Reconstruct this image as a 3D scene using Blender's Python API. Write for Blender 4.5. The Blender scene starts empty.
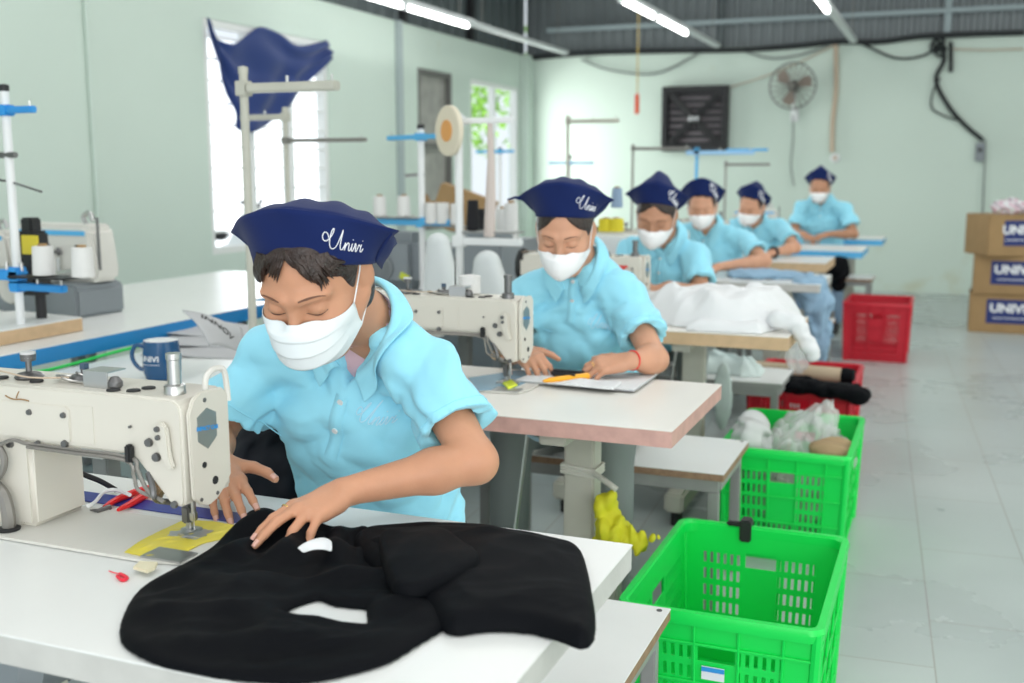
import bpy, bmesh, math, random, zlib
import numpy as np
from mathutils import Vector, Matrix, Euler
from mathutils.bvhtree import BVHTree

SC = bpy.context.scene
COL = SC.collection
PI = math.pi
# ------------------------------------------------------------------ camera
CAM_H = 1.35
PITCH = math.atan(171.5 / 1080.0)
YAW = math.radians(21.83)
cam_data = bpy.data.cameras.new('camera')
cam = bpy.data.objects.new('camera', cam_data)
COL.objects.link(cam)
cam.location = (0, 0, CAM_H)
cam.rotation_euler = (PI / 2 - PITCH, 0, YAW)
cam_data.sensor_width = 36.0
cam_data.lens = 1080.0 / 1024.0 * 36.0
cam_data.clip_start = 0.05
cam_data.dof.use_dof = True
cam_data.dof.focus_distance = 2.0
cam_data.dof.aperture_fstop = 3.4
SC.camera = cam
# ------------------------------------------------------------------ world, lights, exposure
SC.view_settings.view_transform = 'Standard'
SC.view_settings.look = 'None'
SC.view_settings.gamma = 1.0
SC.view_settings.use_curve_mapping = False
SC.view_settings.exposure = 0.06
world = bpy.data.worlds.new('daylight')
SC.world = world
world.use_nodes = True
wn = world.node_tree.nodes
wbg = wn['Background']
wbg.inputs[0].default_value = (0.86, 0.94, 1.0, 1)
wbg.inputs[1].default_value = 1.0
SC.cycles.max_bounces = 6
SC.cycles.diffuse_bounces = 3
SC.cycles.glossy_bounces = 3
SC.cycles.transmission_bounces = 4
SC.cycles.transparent_max_bounces = 8
SC.cycles.use_adaptive_sampling = True
SC.cycles.use_denoising = True
SC.cycles.sample_clamp_indirect = 6.0

def area_lamp(name, loc, rot, sx, sy, power, color):
    d = bpy.data.lights.new(name, 'AREA')
    d.shape = 'RECTANGLE'; d.size = sx; d.size_y = sy
    d.energy = power; d.color = color
    o = bpy.data.objects.new(name, d)
    o.location = loc; o.rotation_euler = rot
    COL.objects.link(o)
    return o
# daylight falling through the long translucent roof strips of the hall
for sx_, pw_ in ((-2.9, 112), (0.15, 122), (3.2, 85)):
    area_lamp('roof_light', (sx_, 4.6, 3.9), (0, 0, 0), 1.1, 12.0, pw_, (1.0, 0.985, 0.96))
# added fill lamp behind the camera, brightens faces and shirts turned to it
area_lamp('front_fill', (1.6, -1.95, 1.75), (PI / 2, 0, math.radians(16)), 5.0, 2.5, 118, (1.0, 0.985, 0.96))
# added fill lamp before the closed right wall, lifts the left wall
area_lamp('side_fill', (4.9, 4.5, 1.7), (0, PI / 2, 0), 2.2, 11.0, 110, (1.0, 0.99, 0.97))
# sun on the yard outside the left wall
sd = bpy.data.lights.new('sun', 'SUN'); sd.energy = 7.0; sd.angle = 0.01; sun = bpy.data.objects.new('sun', sd); COL.objects.link(sun); sun.rotation_euler = (0.0, math.radians(38), 0.0); sun.location = (0, 0, 9)
# daylight through the windows of the left wall
area_lamp('window_light', (-4.80, 7.3, 1.6), (0, -PI / 2, 0), 1.6, 1.55, 30, (0.93, 0.97, 1.0))
area_lamp('window_light', (-4.80, 11.8, 1.4), (0, -PI / 2, 0), 1.9, 1.35, 42, (0.97, 1.0, 0.95))

# ------------------------------------------------------------------ pixel -> place (photo frame 1024x683)
_f = np.array([-math.sin(YAW) * math.cos(PITCH), math.cos(YAW) * math.cos(PITCH), -math.sin(PITCH)])
_r = np.array([math.cos(YAW), math.sin(YAW), 0.0])
_u = np.cross(_r, _f)
def atZ(x, y, z):
    d = _f * 1080 + _r * (x - 512) + _u * (341.5 - y)
    t = (z - CAM_H) / d[2]
    return Vector((d[0] * t, d[1] * t, z))
def atY(x, y, yy):
    d = _f * 1080 + _r * (x - 512) + _u * (341.5 - y)
    t = yy / d[1]
    return Vector((d[0] * t, yy, CAM_H + d[2] * t))
def atX(x, y, xx):
    d = _f * 1080 + _r * (x - 512) + _u * (341.5 - y)
    t = xx / d[0]
    return Vector((xx, d[1] * t, CAM_H + d[2] * t))

# ------------------------------------------------------------------ materials
MATS = {}
def mat(name, col, rough=0.5, metal=0.0, bump=0.0, bscale=80.0, vary=0.0, vscale=6.0, spec=0.5,
        emit=None, estr=0.0, alpha=1.0, trans=0.0, sss=0.0, sheen=0.0, col2=None, ior=1.45):
    if name in MATS: return MATS[name]
    m = bpy.data.materials.new(name); m.use_nodes = True
    nt = m.node_tree; b = nt.nodes['Principled BSDF']
    b.inputs['Base Color'].default_value = (*col, 1)
    b.inputs['Roughness'].default_value = rough
    b.inputs['Metallic'].default_value = metal
    b.inputs['Specular IOR Level'].default_value = spec
    b.inputs['IOR'].default_value = ior
    b.inputs['Alpha'].default_value = alpha
    b.inputs['Transmission Weight'].default_value = trans
    if sss:
        b.inputs['Subsurface Weight'].default_value = sss
        b.inputs['Subsurface Radius'].default_value = (0.012, 0.005, 0.003)
        b.inputs['Subsurface Scale'].default_value = 1.0
    if sheen:
        b.inputs['Sheen Weight'].default_value = sheen
        b.inputs['Sheen Roughness'].default_value = 0.5
    if emit:
        b.inputs['Emission Color'].default_value = (*emit, 1)
        b.inputs['Emission Strength'].default_value = estr
    tc = None
    if vary or bump or col2:
        tc = nt.nodes.new('ShaderNodeTexCoord')
    if vary or col2:
        n = nt.nodes.new('ShaderNodeTexNoise'); n.inputs['Scale'].default_value = vscale
        n.inputs['Detail'].default_value = 4
        nt.links.new(tc.outputs['Object'], n.inputs['Vector'])
        rp = nt.nodes.new('ShaderNodeValToRGB')
        rp.color_ramp.elements[0].position = 0.32; rp.color_ramp.elements[1].position = 0.68
        c2 = col2 if col2 else tuple(min(1, c * (1 + vary)) for c in col)
        c1 = col if col2 else tuple(c * (1 - vary) for c in col)
        rp.color_ramp.elements[0].color = (*c1, 1); rp.color_ramp.elements[1].color = (*c2, 1)
        nt.links.new(n.outputs['Fac'], rp.inputs['Fac'])
        nt.links.new(rp.outputs['Color'], b.inputs['Base Color'])
    if bump:
        n2 = nt.nodes.new('ShaderNodeTexNoise'); n2.inputs['Scale'].default_value = bscale
        n2.inputs['Detail'].default_value = 3
        nt.links.new(tc.outputs['Object'], n2.inputs['Vector'])
        bp = nt.nodes.new('ShaderNodeBump'); bp.inputs['Strength'].default_value = bump
        bp.inputs['Distance'].default_value = 0.01
        nt.links.new(n2.outputs['Fac'], bp.inputs['Height'])
        nt.links.new(bp.outputs['Normal'], b.inputs['Normal'])
    MATS[name] = m
    return m

M_shirt = mat('sky_blue_pique', (0.33, 0.76, 0.93), 0.85, bump=0.12, bscale=900, sheen=0.2, spec=0.2)
M_cap = mat('navy_cotton', (0.009, 0.020, 0.098), 0.85, bump=0.1, bscale=700, sheen=0.08, spec=0.15)
M_capin = mat('navy_cotton_seam', (0.009, 0.02, 0.1), 0.85, spec=0.2)
M_thread = mat('white_embroidery', (0.85, 0.86, 0.9), 0.6)
M_tonal = mat('pale_blue_embroidery', (0.5, 0.78, 0.92), 0.6)
M_skin = mat('skin_fair', (0.56, 0.285, 0.172), 0.5, sss=0.12, vary=0.05, vscale=18, bump=0.04, bscale=260, spec=0.4)
M_skin2 = mat('skin_warm', (0.60, 0.32, 0.205), 0.5, sss=0.12, vary=0.05, vscale=18, bump=0.03, bscale=260, spec=0.4)
M_skin3 = mat('skin_tan', (0.50, 0.26, 0.16), 0.52, sss=0.1, vary=0.05, vscale=18, spec=0.4)
M_hair = mat('dark_hair', (0.018, 0.010, 0.008), 0.38, bump=0.35, bscale=160, spec=0.6, col2=(0.035, 0.018, 0.013), vscale=60)
M_mask = mat('white_mask_fabric', (0.86, 0.88, 0.89), 0.75, bump=0.05, bscale=500, spec=0.2)
M_masksoft = mat('pale_blue_mask_fabric', (0.80, 0.87, 0.89), 0.7, bump=0.06, bscale=500, spec=0.25)
M_brow = mat('eyebrow_hair', (0.17, 0.085, 0.055), 0.8)
M_lash = mat('eyelash', (0.06, 0.03, 0.022), 0.7)
M_nail = mat('fingernail', (0.72, 0.42, 0.34), 0.28, spec=0.6)
M_gold = mat('gold', (0.9, 0.66, 0.25), 0.25, metal=1.0)
M_greytrouser = mat('grey_green_trouser_cloth', (0.20, 0.235, 0.225), 0.85, bump=0.15, bscale=500)
M_darktrouser = mat('dark_trouser_cloth', (0.05, 0.055, 0.06), 0.85, bump=0.15, bscale=500)
M_jeans = mat('faded_denim', (0.2, 0.3, 0.42), 0.85, bump=0.15, bscale=500)
M_pink = mat('pink_undershirt', (0.78, 0.52, 0.58), 0.85)
M_cream = mat('cream_enamel', (0.66, 0.635, 0.56), 0.32, vary=0.025, vscale=5, spec=0.5)
M_cream2 = mat('ivory_enamel', (0.70, 0.69, 0.64), 0.34, vary=0.02, vscale=6, spec=0.5)
M_white = mat('white_enamel', (0.80, 0.82, 0.82), 0.35)
M_steel = mat('steel', (0.55, 0.55, 0.54), 0.3, metal=1.0)
M_dsteel = mat('dark_steel', (0.18, 0.18, 0.18), 0.4, metal=0.8)
M_black = mat('black_plastic', (0.018, 0.018, 0.02), 0.45)
M_blackrub = mat('black_rubber', (0.02, 0.021, 0.022), 0.7)
M_bluemetal = mat('blue_enamel', (0.03, 0.30, 0.72), 0.4)
M_blue = mat('blue_edge_band', (0.015, 0.23, 0.55), 0.35)
M_skyenamel = mat('sky_blue_enamel', (0.10, 0.46, 0.80), 0.4)
M_laminate = mat('white_laminate', (0.80, 0.82, 0.80), 0.28, vary=0.02, vscale=3, spec=0.5)
M_ivory = mat('ivory_laminate', (0.84, 0.82, 0.76), 0.3, vary=0.02, vscale=4)
M_edge = mat('grey_edge_band', (0.55, 0.55, 0.52), 0.55, vary=0.06, vscale=14, bump=0.1, bscale=60)
M_pinkwood = mat('pinkish_board_edge', (0.60, 0.36, 0.31), 0.6, vary=0.1, vscale=25, bump=0.1, bscale=90)
M_wood = mat('light_wood_edge', (0.60, 0.42, 0.25), 0.6, vary=0.07, vscale=22)
M_brownedge = mat('brown_chipboard_edge', (0.30, 0.19, 0.12), 0.75, vary=0.2, vscale=50)
M_frame = mat('beige_frame_paint', (0.50, 0.50, 0.43), 0.45, vary=0.05, vscale=10)
M_greyframe = mat('grey_frame_paint', (0.30, 0.31, 0.30), 0.5, vary=0.08, vscale=12)
M_green = mat('green_plastic', (0.004, 0.70, 0.09), 0.36, vary=0.03, vscale=5, spec=0.5)
M_red = mat('red_plastic', (0.55, 0.012, 0.03), 0.4, vary=0.04, vscale=5)
M_redgrip = mat('red_grip', (0.75, 0.02, 0.02), 0.35)
M_wire = mat('grey_wire', (0.25, 0.24, 0.22), 0.4, metal=0.5)
M_cloth_black = mat('black_jersey', (0.0012, 0.0019, 0.0034), 0.7, bump=0.08, bscale=700, spec=0.14)
M_cloth_white = mat('white_cloth', (0.74, 0.76, 0.77), 0.85, bump=0.1, bscale=400, spec=0.2)
M_bluecloth = mat('blue_grey_cloth', (0.27, 0.42, 0.56), 0.85, bump=0.1, bscale=400)
M_drape = mat('blue_drape', (0.010, 0.035, 0.17), 0.7, bump=0.1, bscale=200, sheen=0.2)
M_yellow = mat('yellow_tape', (0.80, 0.68, 0.06), 0.4, vary=0.05, vscale=30)
M_yellowcloth = mat('yellow_cloth', (0.62, 0.60, 0.02), 0.7, vary=0.05, vscale=30)
M_orange = mat('orange_plastic', (0.90, 0.42, 0.02), 0.35)
M_card = mat('brown_cardboard', (0.36, 0.235, 0.115), 0.8, vary=0.05, vscale=8, spec=0.2)
M_navyprint = mat('navy_print', (0.012, 0.028, 0.16), 0.5)
M_whiteprint = mat('white_print', (0.82, 0.84, 0.86), 0.6)
M_cotton = mat('white_thread', (0.82, 0.82, 0.80), 0.75, bump=0.5, bscale=300)
M_blackthread = mat('black_thread', (0.01, 0.01, 0.013), 0.7, bump=0.5, bscale=300)
M_mug = mat('glazed_blue', (0.018, 0.085, 0.20), 0.2)
M_paper = mat('newsprint', (0.48, 0.49, 0.50), 0.8)
M_bag = mat('clear_plastic_bag', (0.80, 0.84, 0.82), 0.15, alpha=0.38, spec=0.8)
M_motor = mat('grey_cast_motor', (0.25, 0.28, 0.30), 0.5, metal=0.2)
M_label = mat('blue_white_label', (0.75, 0.8, 0.85), 0.5)

# ------------------------------------------------------------------ object helpers
def setp(o, label=None, cat=None, group=None, kind=None):
    if label: o['label'] = label
    if cat: o['category'] = cat
    if group: o['group'] = group
    if kind: o['kind'] = kind
    return o
def thing(name, label, cat, loc=(0, 0, 0), rz=0.0, group=None):
    o = bpy.data.objects.new(name, None); COL.objects.link(o)
    o.empty_display_size = 0.1
    o.location = loc; o.rotation_euler = (0, 0, rz)
    return setp(o, label, cat, group)
class MB:
    """collects shapes of one part; build() links them as one mesh object"""
    def __init__(s): s.v = []; s.f = []; s.mi = []; s.cur = 0
    def add(s, vs, fs, m=None):
        o = len(s.v); s.v.extend([tuple(v) for v in vs])
        s.f.extend([tuple(i + o for i in f) for f in fs])
        s.mi.extend([s.cur if m is None else m] * len(fs)); return s
    def box(s, c, d, rot=None, m=None, bev=0.0):
        cx, cy, cz = c; x, y, z = d[0] / 2, d[1] / 2, d[2] / 2
        if bev <= 0:
            vs = [(-x, -y, -z), (x, -y, -z), (x, y, -z), (-x, y, -z), (-x, -y, z), (x, -y, z), (x, y, z), (-x, y, z)]
            fs = [(0, 3, 2, 1), (4, 5, 6, 7), (0, 1, 5, 4), (1, 2, 6, 5), (2, 3, 7, 6), (3, 0, 4, 7)]
        else:
            bm = bmesh.new(); bmesh.ops.create_cube(bm, size=1.0)
            for v in bm.verts: v.co = Vector((v.co.x * 2 * x, v.co.y * 2 * y, v.co.z * 2 * z))
            bmesh.ops.bevel(bm, geom=list(bm.edges), offset=min(bev, x * .95, y * .95, z * .95), segments=2, affect='EDGES')
            vs = [tuple(v.co) for v in bm.verts]; fs = [tuple(v.index for v in f.verts) for f in bm.faces]; bm.free()
        if rot is not None:
            R = rot if isinstance(rot, Matrix) else Euler(rot).to_matrix()
            vs = [tuple(R @ Vector(v)) for v in vs]
        return s.add([(v[0] + cx, v[1] + cy, v[2] + cz) for v in vs], fs, m)
    def tube(s, pts, r, n=8, m=None, cap=True, closed=False):
        pts = [Vector(p) for p in pts]; N = len(pts)
        rs = r if isinstance(r, (list, tuple)) else [r] * N
        t0 = (pts[1] - pts[0]).normalized()
        a = t0.orthogonal().normalized(); vs = []
        for i, p in enumerate(pts):
            if closed: t = (pts[(i + 1) % N] - pts[i - 1])
            else: t = pts[min(i + 1, N - 1)] - pts[max(i - 1, 0)]
            if t.length < 1e-9: t = t0
            t.normalize(); a = (a - t * a.dot(t))
            a = a.normalized() if a.length > 1e-6 else t.orthogonal().normalized()
            b = t.cross(a)
            for k in range(n):
                w = 2 * PI * k / n
                vs.append(p + (a * math.cos(w) + b * math.sin(w)) * rs[i])
        fs = []
        for i in range(N if closed else N - 1):
            j = (i + 1) % N
            for k in range(n):
                l = (k + 1) % n
                fs.append((i * n + k, i * n + l, j * n + l, j * n + k))
        if cap and not closed:
            fs.append(tuple(reversed(range(n)))); fs.append(tuple((N - 1) * n + k for k in range(n)))
        return s.add(vs, fs, m)
    def cyl(s, a, b, r, r2=None, n=20, m=None, cap=True):
        return s.tube([a, b], [r, r if r2 is None else r2], n, m, cap)
    def lathe(s, prof, c=(0, 0, 0), n=28, R=None, m=None):
        vs = []; fs = []
        for (r, z) in prof:
            for k in range(n):
                w = 2 * PI * k / n; v = Vector((r * math.cos(w), r * math.sin(w), z))
                if R is not None: v = R @ v
                vs.append((v[0] + c[0], v[1] + c[1], v[2] + c[2]))
        for i in range(len(prof) - 1):
            for k in range(n):
                l = (k + 1) % n; fs.append((i * n + k, i * n + l, (i + 1) * n + l, (i + 1) * n + k))
        if prof[0][0] > 1e-5: fs.append(tuple(reversed(range(n))))
        if prof[-1][0] > 1e-5: fs.append(tuple((len(prof) - 1) * n + k for k in range(n)))
        return s.add(vs, fs, m)
    def prism(s, poly, lo, hi, axis='z', m=None, bev=0.0, seg=2):
        """poly extruded between lo and hi along axis; poly is (x,y) / (x,z) for axis y / (y,z) for axis x"""
        def P(a, b, c):
            return {'z': (a, b, c), 'y': (a, c, b), 'x': (c, a, b)}[axis]
        n = len(poly)
        bm = bmesh.new()
        lowv = [bm.verts.new(P(p[0], p[1], lo)) for p in poly]; hiv = [bm.verts.new(P(p[0], p[1], hi)) for p in poly]
        bm.faces.new(lowv[::-1]); bm.faces.new(hiv)
        for i in range(n): bm.faces.new((lowv[i], lowv[(i + 1) % n], hiv[(i + 1) % n], hiv[i]))
        bmesh.ops.recalc_face_normals(bm, faces=list(bm.faces))
        if bev > 0:
            ed = [e for e in bm.edges if len(e.link_faces) == 2 and e.calc_face_angle(0) > 0.5]
            bmesh.ops.bevel(bm, geom=ed, offset=bev, segments=seg, affect='EDGES', clamp_overlap=True)
        bm.verts.index_update()
        vs = [tuple(v.co) for v in bm.verts]; fs = [tuple(v.index for v in f.verts) for f in bm.faces]; bm.free()
        return s.add(vs, fs, m)
    def build(s, name, mats, parent=None, smooth=True, loc=(0, 0, 0), angle=0.6):
        if not isinstance(mats, (list, tuple)): mats = [mats]
        me = bpy.data.meshes.new(name)
        me.from_pydata(s.v, [], s.f)
        for m_ in mats: me.materials.append(m_)
        me.polygons.foreach_set('material_index', s.mi)
        me.update()
        return finish(me, name, parent, smooth, loc, angle)
def finish(me, name, parent=None, smooth=True, loc=(0, 0, 0), angle=0.6, fixn=True):
    if fixn:
        bm = bmesh.new(); bm.from_mesh(me)
        bmesh.ops.recalc_face_normals(bm, faces=list(bm.faces))
        bm.to_mesh(me); bm.free()
    if smooth:
        me.polygons.foreach_set('use_smooth', [True] * len(me.polygons))
        if angle is not None: me.set_sharp_from_angle(angle=angle)
    o = bpy.data.objects.new(name, me); COL.objects.link(o)
    o.location = loc
    if parent is not None: o.parent = parent
    return o
def copy_tree(o, parent=None):
    c = o.copy(); COL.objects.link(c); c.parent = parent
    for ch in list(o.children): copy_tree(ch, c)
    return c
def place_copy(src, loc, rz, label, group=None):
    c = copy_tree(src); c.location = loc; c.rotation_euler = (0, 0, rz); c['label'] = label
    if group: c['group'] = group
    return c
def catmull(pts, sub=6, closed=False):
    P = [Vector(p) for p in pts]; out = []; N = len(P)
    rng = range(N) if closed else range(N - 1)
    for i in rng:
        p0 = P[i - 1] if (closed or i > 0) else P[0]; p1 = P[i]; p2 = P[(i + 1) % N]
        p3 = P[(i + 2) % N] if (closed or i + 2 < N) else P[-1]
        for k in range(sub):
            t = k / sub
            out.append(0.5 * ((2 * p1) + (-p0 + p2) * t + (2 * p0 - 5 * p1 + 4 * p2 - p3) * t * t + (-p0 + 3 * p1 - 3 * p2 + p3) * t ** 3))
    if not closed: out.append(P[-1])
    return out
def text_mesh(name, s, size, material, parent, M, depth=0.0004, bold=0.0, sx=1.0, shear=0.0):
    cu = bpy.data.curves.new(name, 'FONT'); cu.body = s; cu.size = size
    cu.extrude = depth; cu.offset = bold; cu.align_x = 'CENTER'; cu.align_y = 'CENTER'; cu.shear = shear
    cu.resolution_u = 4
    to = bpy.data.objects.new(name, cu); COL.objects.link(to)
    dg = bpy.context.evaluated_depsgraph_get()
    me = bpy.data.meshes.new_from_object(to.evaluated_get(dg))
    bpy.data.objects.remove(to); bpy.data.curves.remove(cu)
    me.transform(M @ Matrix.Diagonal((sx, 1, 1, 1)))
    me.materials.clear(); me.materials.append(material)
    o = bpy.data.objects.new(name, me); COL.objects.link(o)
    if parent is not None: o.parent = parent
    return o
def frame_mat(o, x, y):
    x = Vector(x).normalized(); y = Vector(y); z = x.cross(y).normalized(); y = z.cross(x)
    M = Matrix((x, y, z)).transposed().to_4x4(); M.translation = Vector(o); return M
def rot_ypr(yaw, pitch, roll):
    return Matrix.Rotation(yaw, 3, 'Z') @ Matrix.Rotation(roll, 3, 'Y') @ Matrix.Rotation(pitch, 3, 'X')

# ------------------------------------------------------------------ signed-distance modelling: one continuous skin per body / cloth
class Sdf:
    def __init__(s): s.ops = []; s.disp = None
    def rc(s, a, b, ra, rb, k=0.02, mode='u'):
        a = np.array(a, float); b = np.array(b, float)
        def f(P):
            ba = b - a; L2 = ba @ ba + 1e-12
            t = np.clip(((P - a) @ ba) / L2, 0, 1)
            return np.linalg.norm(P - a - t[:, None] * ba, axis=1) - (ra + (rb - ra) * t)
        s.ops.append((mode, f, k)); return s
    def el(s, c, r, R=None, k=0.02, mode='u'):
        c = np.array(c, float); r = np.array(r, float)
        Rm = None if R is None else np.array(R, float)
        def f(P):
            Q = P - c
            if Rm is not None: Q = Q @ Rm
            k0 = np.linalg.norm(Q / r, axis=1); k1 = np.linalg.norm(Q / (r * r), axis=1)
            return np.where(k1 > 1e-9, k0 * (k0 - 1) / np.maximum(k1, 1e-9), -r.min())
        s.ops.append((mode, f, k)); return s
    def plane(s, p, n, k=0.01):
        """keep the side opposite to n"""
        p = np.array(p, float); n = np.array(n, float); n /= np.linalg.norm(n)
        s.ops.append(('i', lambda P: (P - p) @ n, k)); return s
    def fn(s, f, k=0.01, mode='u'):
        s.ops.append((mode, f, k)); return s
    def __call__(s, P, raw=False):
        d = np.full(len(P), 1e3)
        for mode, f, k in s.ops:
            e = f(P)
            if mode == 'u':
                h = np.maximum(k - np.abs(d - e), 0) / k; d = np.minimum(d, e) - h * h * k * 0.25
            elif mode == 's':
                e = -e; h = np.maximum(k - np.abs(d - e), 0) / k; d = np.maximum(d, e) + h * h * k * 0.25
            else:
                h = np.maximum(k - np.abs(d - e), 0) / k; d = np.maximum(d, e) + h * h * k * 0.25
        if s.disp is not None and not raw: d = d + s.disp(P)
        return d
    def grad(s, P, e=0.002):
        P = np.asarray(P, float); g = np.zeros_like(P)
        for i in range(3):
            o = np.zeros(3); o[i] = e
            g[:, i] = s(P + o) - s(P - o)
        return g / np.maximum(np.linalg.norm(g, axis=1), 1e-9)[:, None]
def sdf_mesh(S, lo, hi, vox, B=8):
    lo = np.array(lo, float); hi = np.array(hi, float)
    nb = np.maximum(np.ceil((hi - lo) / (vox * B)).astype(int), 1)
    g = np.stack(np.meshgrid(*[np.arange(n) for n in nb], indexing='ij'), -1).reshape(-1, 3)
    cen = lo + (g + 0.5) * vox * B
    d = S(cen); rad = vox * B * 0.5 * math.sqrt(3)
    act = g[np.abs(d) < rad * 1.25 + 0.006]
    o = np.stack(np.meshgrid(*[np.arange(B + 1)] * 3, indexing='ij'), -1).reshape(-1, 3)
    vals = np.empty((len(act), (B + 1) ** 3), np.float32)
    CH = 400
    for i in range(0, len(act), CH):
        a = act[i:i + CH]
        P = lo + ((a[:, None, :] * B + o[None]) * vox).reshape(-1, 3)
        vals[i:i + CH] = S(P).reshape(len(a), -1)
    V = vals.reshape(-1, B + 1, B + 1, B + 1)
    inside = V < 0
    D = nb * B + 2
    def key(I): return (I[..., 0].astype(np.int64) * D[1] + I[..., 1]) * D[2] + I[..., 2]
    crn = [(i, j, k) for i in (0, 1) for j in (0, 1) for k in (0, 1)]
    sl = lambda A, c: A[:, c[0]:c[0] + B, c[1]:c[1] + B, c[2]:c[2] + B]
    cnt = sum(sl(inside, c).astype(np.int8) for c in crn)
    mixed = (cnt > 0) & (cnt < 8)
    bi, ci, cj, ck = np.nonzero(mixed)
    cell = act[bi] * B + np.stack([ci, cj, ck], 1)
    acc = np.zeros((len(bi), 3)); num = np.zeros(len(bi))
    cv = {c: V[bi, ci + c[0], cj + c[1], ck + c[2]].astype(float) for c in crn}
    for c in crn:
        for ax in range(3):
            if c[ax] == 0:
                c2 = list(c); c2[ax] = 1; c2 = tuple(c2)
                a, b = cv[c], cv[c2]; m = (a < 0) != (b < 0)
                t = np.where(m, a / np.where(m, a - b, 1), 0)
                p = np.tile(np.array(c, float), (len(bi), 1)); p[:, ax] += t
                acc[m] += p[m]; num[m] += 1
    verts = lo + (cell + acc / num[:, None]) * vox
    keys = key(cell); order = np.argsort(keys); sk = keys[order]
    def look(I):
        k_ = key(I); q = np.searchsorted(sk, k_); q = np.clip(q, 0, len(sk) - 1)
        return np.where(sk[q] == k_, order[q], -1)
    faces = []
    for ax in range(3):
        c2 = [0, 0, 0]; c2[ax] = 1; c2 = tuple(c2)
        a, b = cv[(0, 0, 0)], cv[c2]; m = (a < 0) != (b < 0)
        C = cell[m]; flip = (a[m] < 0)
        u, w = [(1, 2), (2, 0), (0, 1)][ax]
        du = np.zeros(3, int); du[u] = 1; dw = np.zeros(3, int); dw[w] = 1
        q = np.stack([look(C), look(C - du), look(C - du - dw), look(C - dw)], 1)
        ok = (q >= 0).all(1); q = q[ok]; flip = flip[ok]
        q[~flip] = q[~flip][:, ::-1]
        faces.append(q)
    F = np.concatenate(faces)
    return verts, F
def sdf_obj(name, S, lo, hi, vox, material, parent=None, origin=(0, 0, 0), smooth_it=1, matfn=None, keep=True):
    v, F = sdf_mesh(S, lo, hi, vox)
    if smooth_it:   # light Laplacian pass
        E = np.concatenate([F[:, [0, 1]], F[:, [1, 2]], F[:, [2, 3]], F[:, [3, 0]]])
        E = np.concatenate([E, E[:, ::-1]])
        deg = np.bincount(E[:, 0], minlength=len(v)).astype(float)
        for _ in range(smooth_it):
            s_ = np.stack([np.bincount(E[:, 0], weights=v[E[:, 1], i], minlength=len(v)) for i in range(3)], 1)
            v = v * 0.5 + 0.5 * s_ / np.maximum(deg, 1)[:, None]
    me = bpy.data.meshes.new(name)
    vv = v - np.array(origin, float)
    me.vertices.add(len(vv)); me.vertices.foreach_set('co', vv.astype(np.float32).ravel())
    me.loops.add(len(F) * 4); me.loops.foreach_set('vertex_index', F.astype(np.int32).ravel())
    me.polygons.add(len(F)); me.polygons.foreach_set('loop_start', np.arange(0, len(F) * 4, 4, dtype=np.int32))
    me.polygons.foreach_set('use_smooth', np.ones(len(F), bool))
    ml = material if isinstance(material, (list, tuple)) else [material]
    for m_ in ml: me.materials.append(m_)
    if matfn is not None:
        cen = v[F].mean(1); me.polygons.foreach_set('material_index', matfn(cen).astype(np.int32))
    me.update(calc_edges=True); me.validate()
    o = bpy.data.objects.new(name, me); COL.objects.link(o)
    if parent is not None: o.parent = parent
    return o
def poly_d(P, poly):
    """signed distance to a 2-D polygon, negative inside"""
    poly = np.asarray(poly, float); d = np.full(len(P), 1e9); s = np.ones(len(P))
    n = len(poly)
    for i in range(n):
        a = poly[i]; b = poly[i - 1]; e = b - a; w = P - a
        t = np.clip((w @ e) / (e @ e + 1e-12), 0, 1)
        q = w - t[:, None] * e; d = np.minimum(d, (q * q).sum(1))
        c1 = P[:, 1] >= a[1]; c2 = P[:, 1] < b[1]; c3 = e[0] * w[:, 1] > e[1] * w[:, 0]
        flip = (c1 & c2 & c3) | (~c1 & ~c2 & ~c3)
        s = np.where(flip, -s, s)
    return s * np.sqrt(d)
def bvh_of(o):
    me = o.data
    return BVHTree.FromPolygons([v.co.copy() for v in me.vertices], [tuple(p.vertices) for p in me.polygons])

# cloth bodies and crumpling
def heap(name, poly, z0, hfun, material, edge=.012, vox=.004, k=.01, label=None, cat=None, holes=(), hmax=.1, smooth_it=1, parent=None, group=None):
    """a body of cloth lying on a surface: outline polygon (world x,y) with a height field"""
    poly = np.array(poly)
    def f(P):
        d2 = poly_d(P[:, :2], poly)
        for h_ in holes: d2 = np.maximum(d2, -poly_d(P[:, :2], h_))
        h = hfun(P[:, 0], P[:, 1], -d2)
        top = (P[:, 2] - z0) - h * np.sqrt(np.clip(1 - (1 - np.clip(-d2 / edge, 0, 1)) ** 2, 0, 1))
        top = top * .8
        d = np.maximum(d2, top); d = np.maximum(d, z0 + .0006 - P[:, 2])
        return d
    S = Sdf().fn(f)
    lo = np.array([poly[:, 0].min() - .02, poly[:, 1].min() - .02, z0 - .01]); hi = np.array([poly[:, 0].max() + .02, poly[:, 1].max() + .02, z0 + hmax])
    o = sdf_obj(name, S, lo, hi, vox, material, parent, smooth_it=smooth_it)
    if label: setp(o, label, cat, group)
    return o
def crumple(seed, amp, sc, n=5):
    r_ = np.random.RandomState(seed); K = r_.normal(0, 1, (n, 3)); K /= np.linalg.norm(K, axis=1)[:, None]; ph = r_.uniform(0, 6, n); fr = sc * r_.uniform(.6, 1.5, n)
    def g(P):
        s_ = np.zeros(len(P)); w = np.zeros(len(P))
        for i in range(n):
            w = 1.1 * np.sin(P @ K[i - 1] * fr[i] * .7 + ph[i - 1] + w)
            s_ += 1 - 2 * np.abs(np.sin(P @ K[i] * fr[i] + ph[i] + w))
        return s_ * amp / n
    return g
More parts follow.
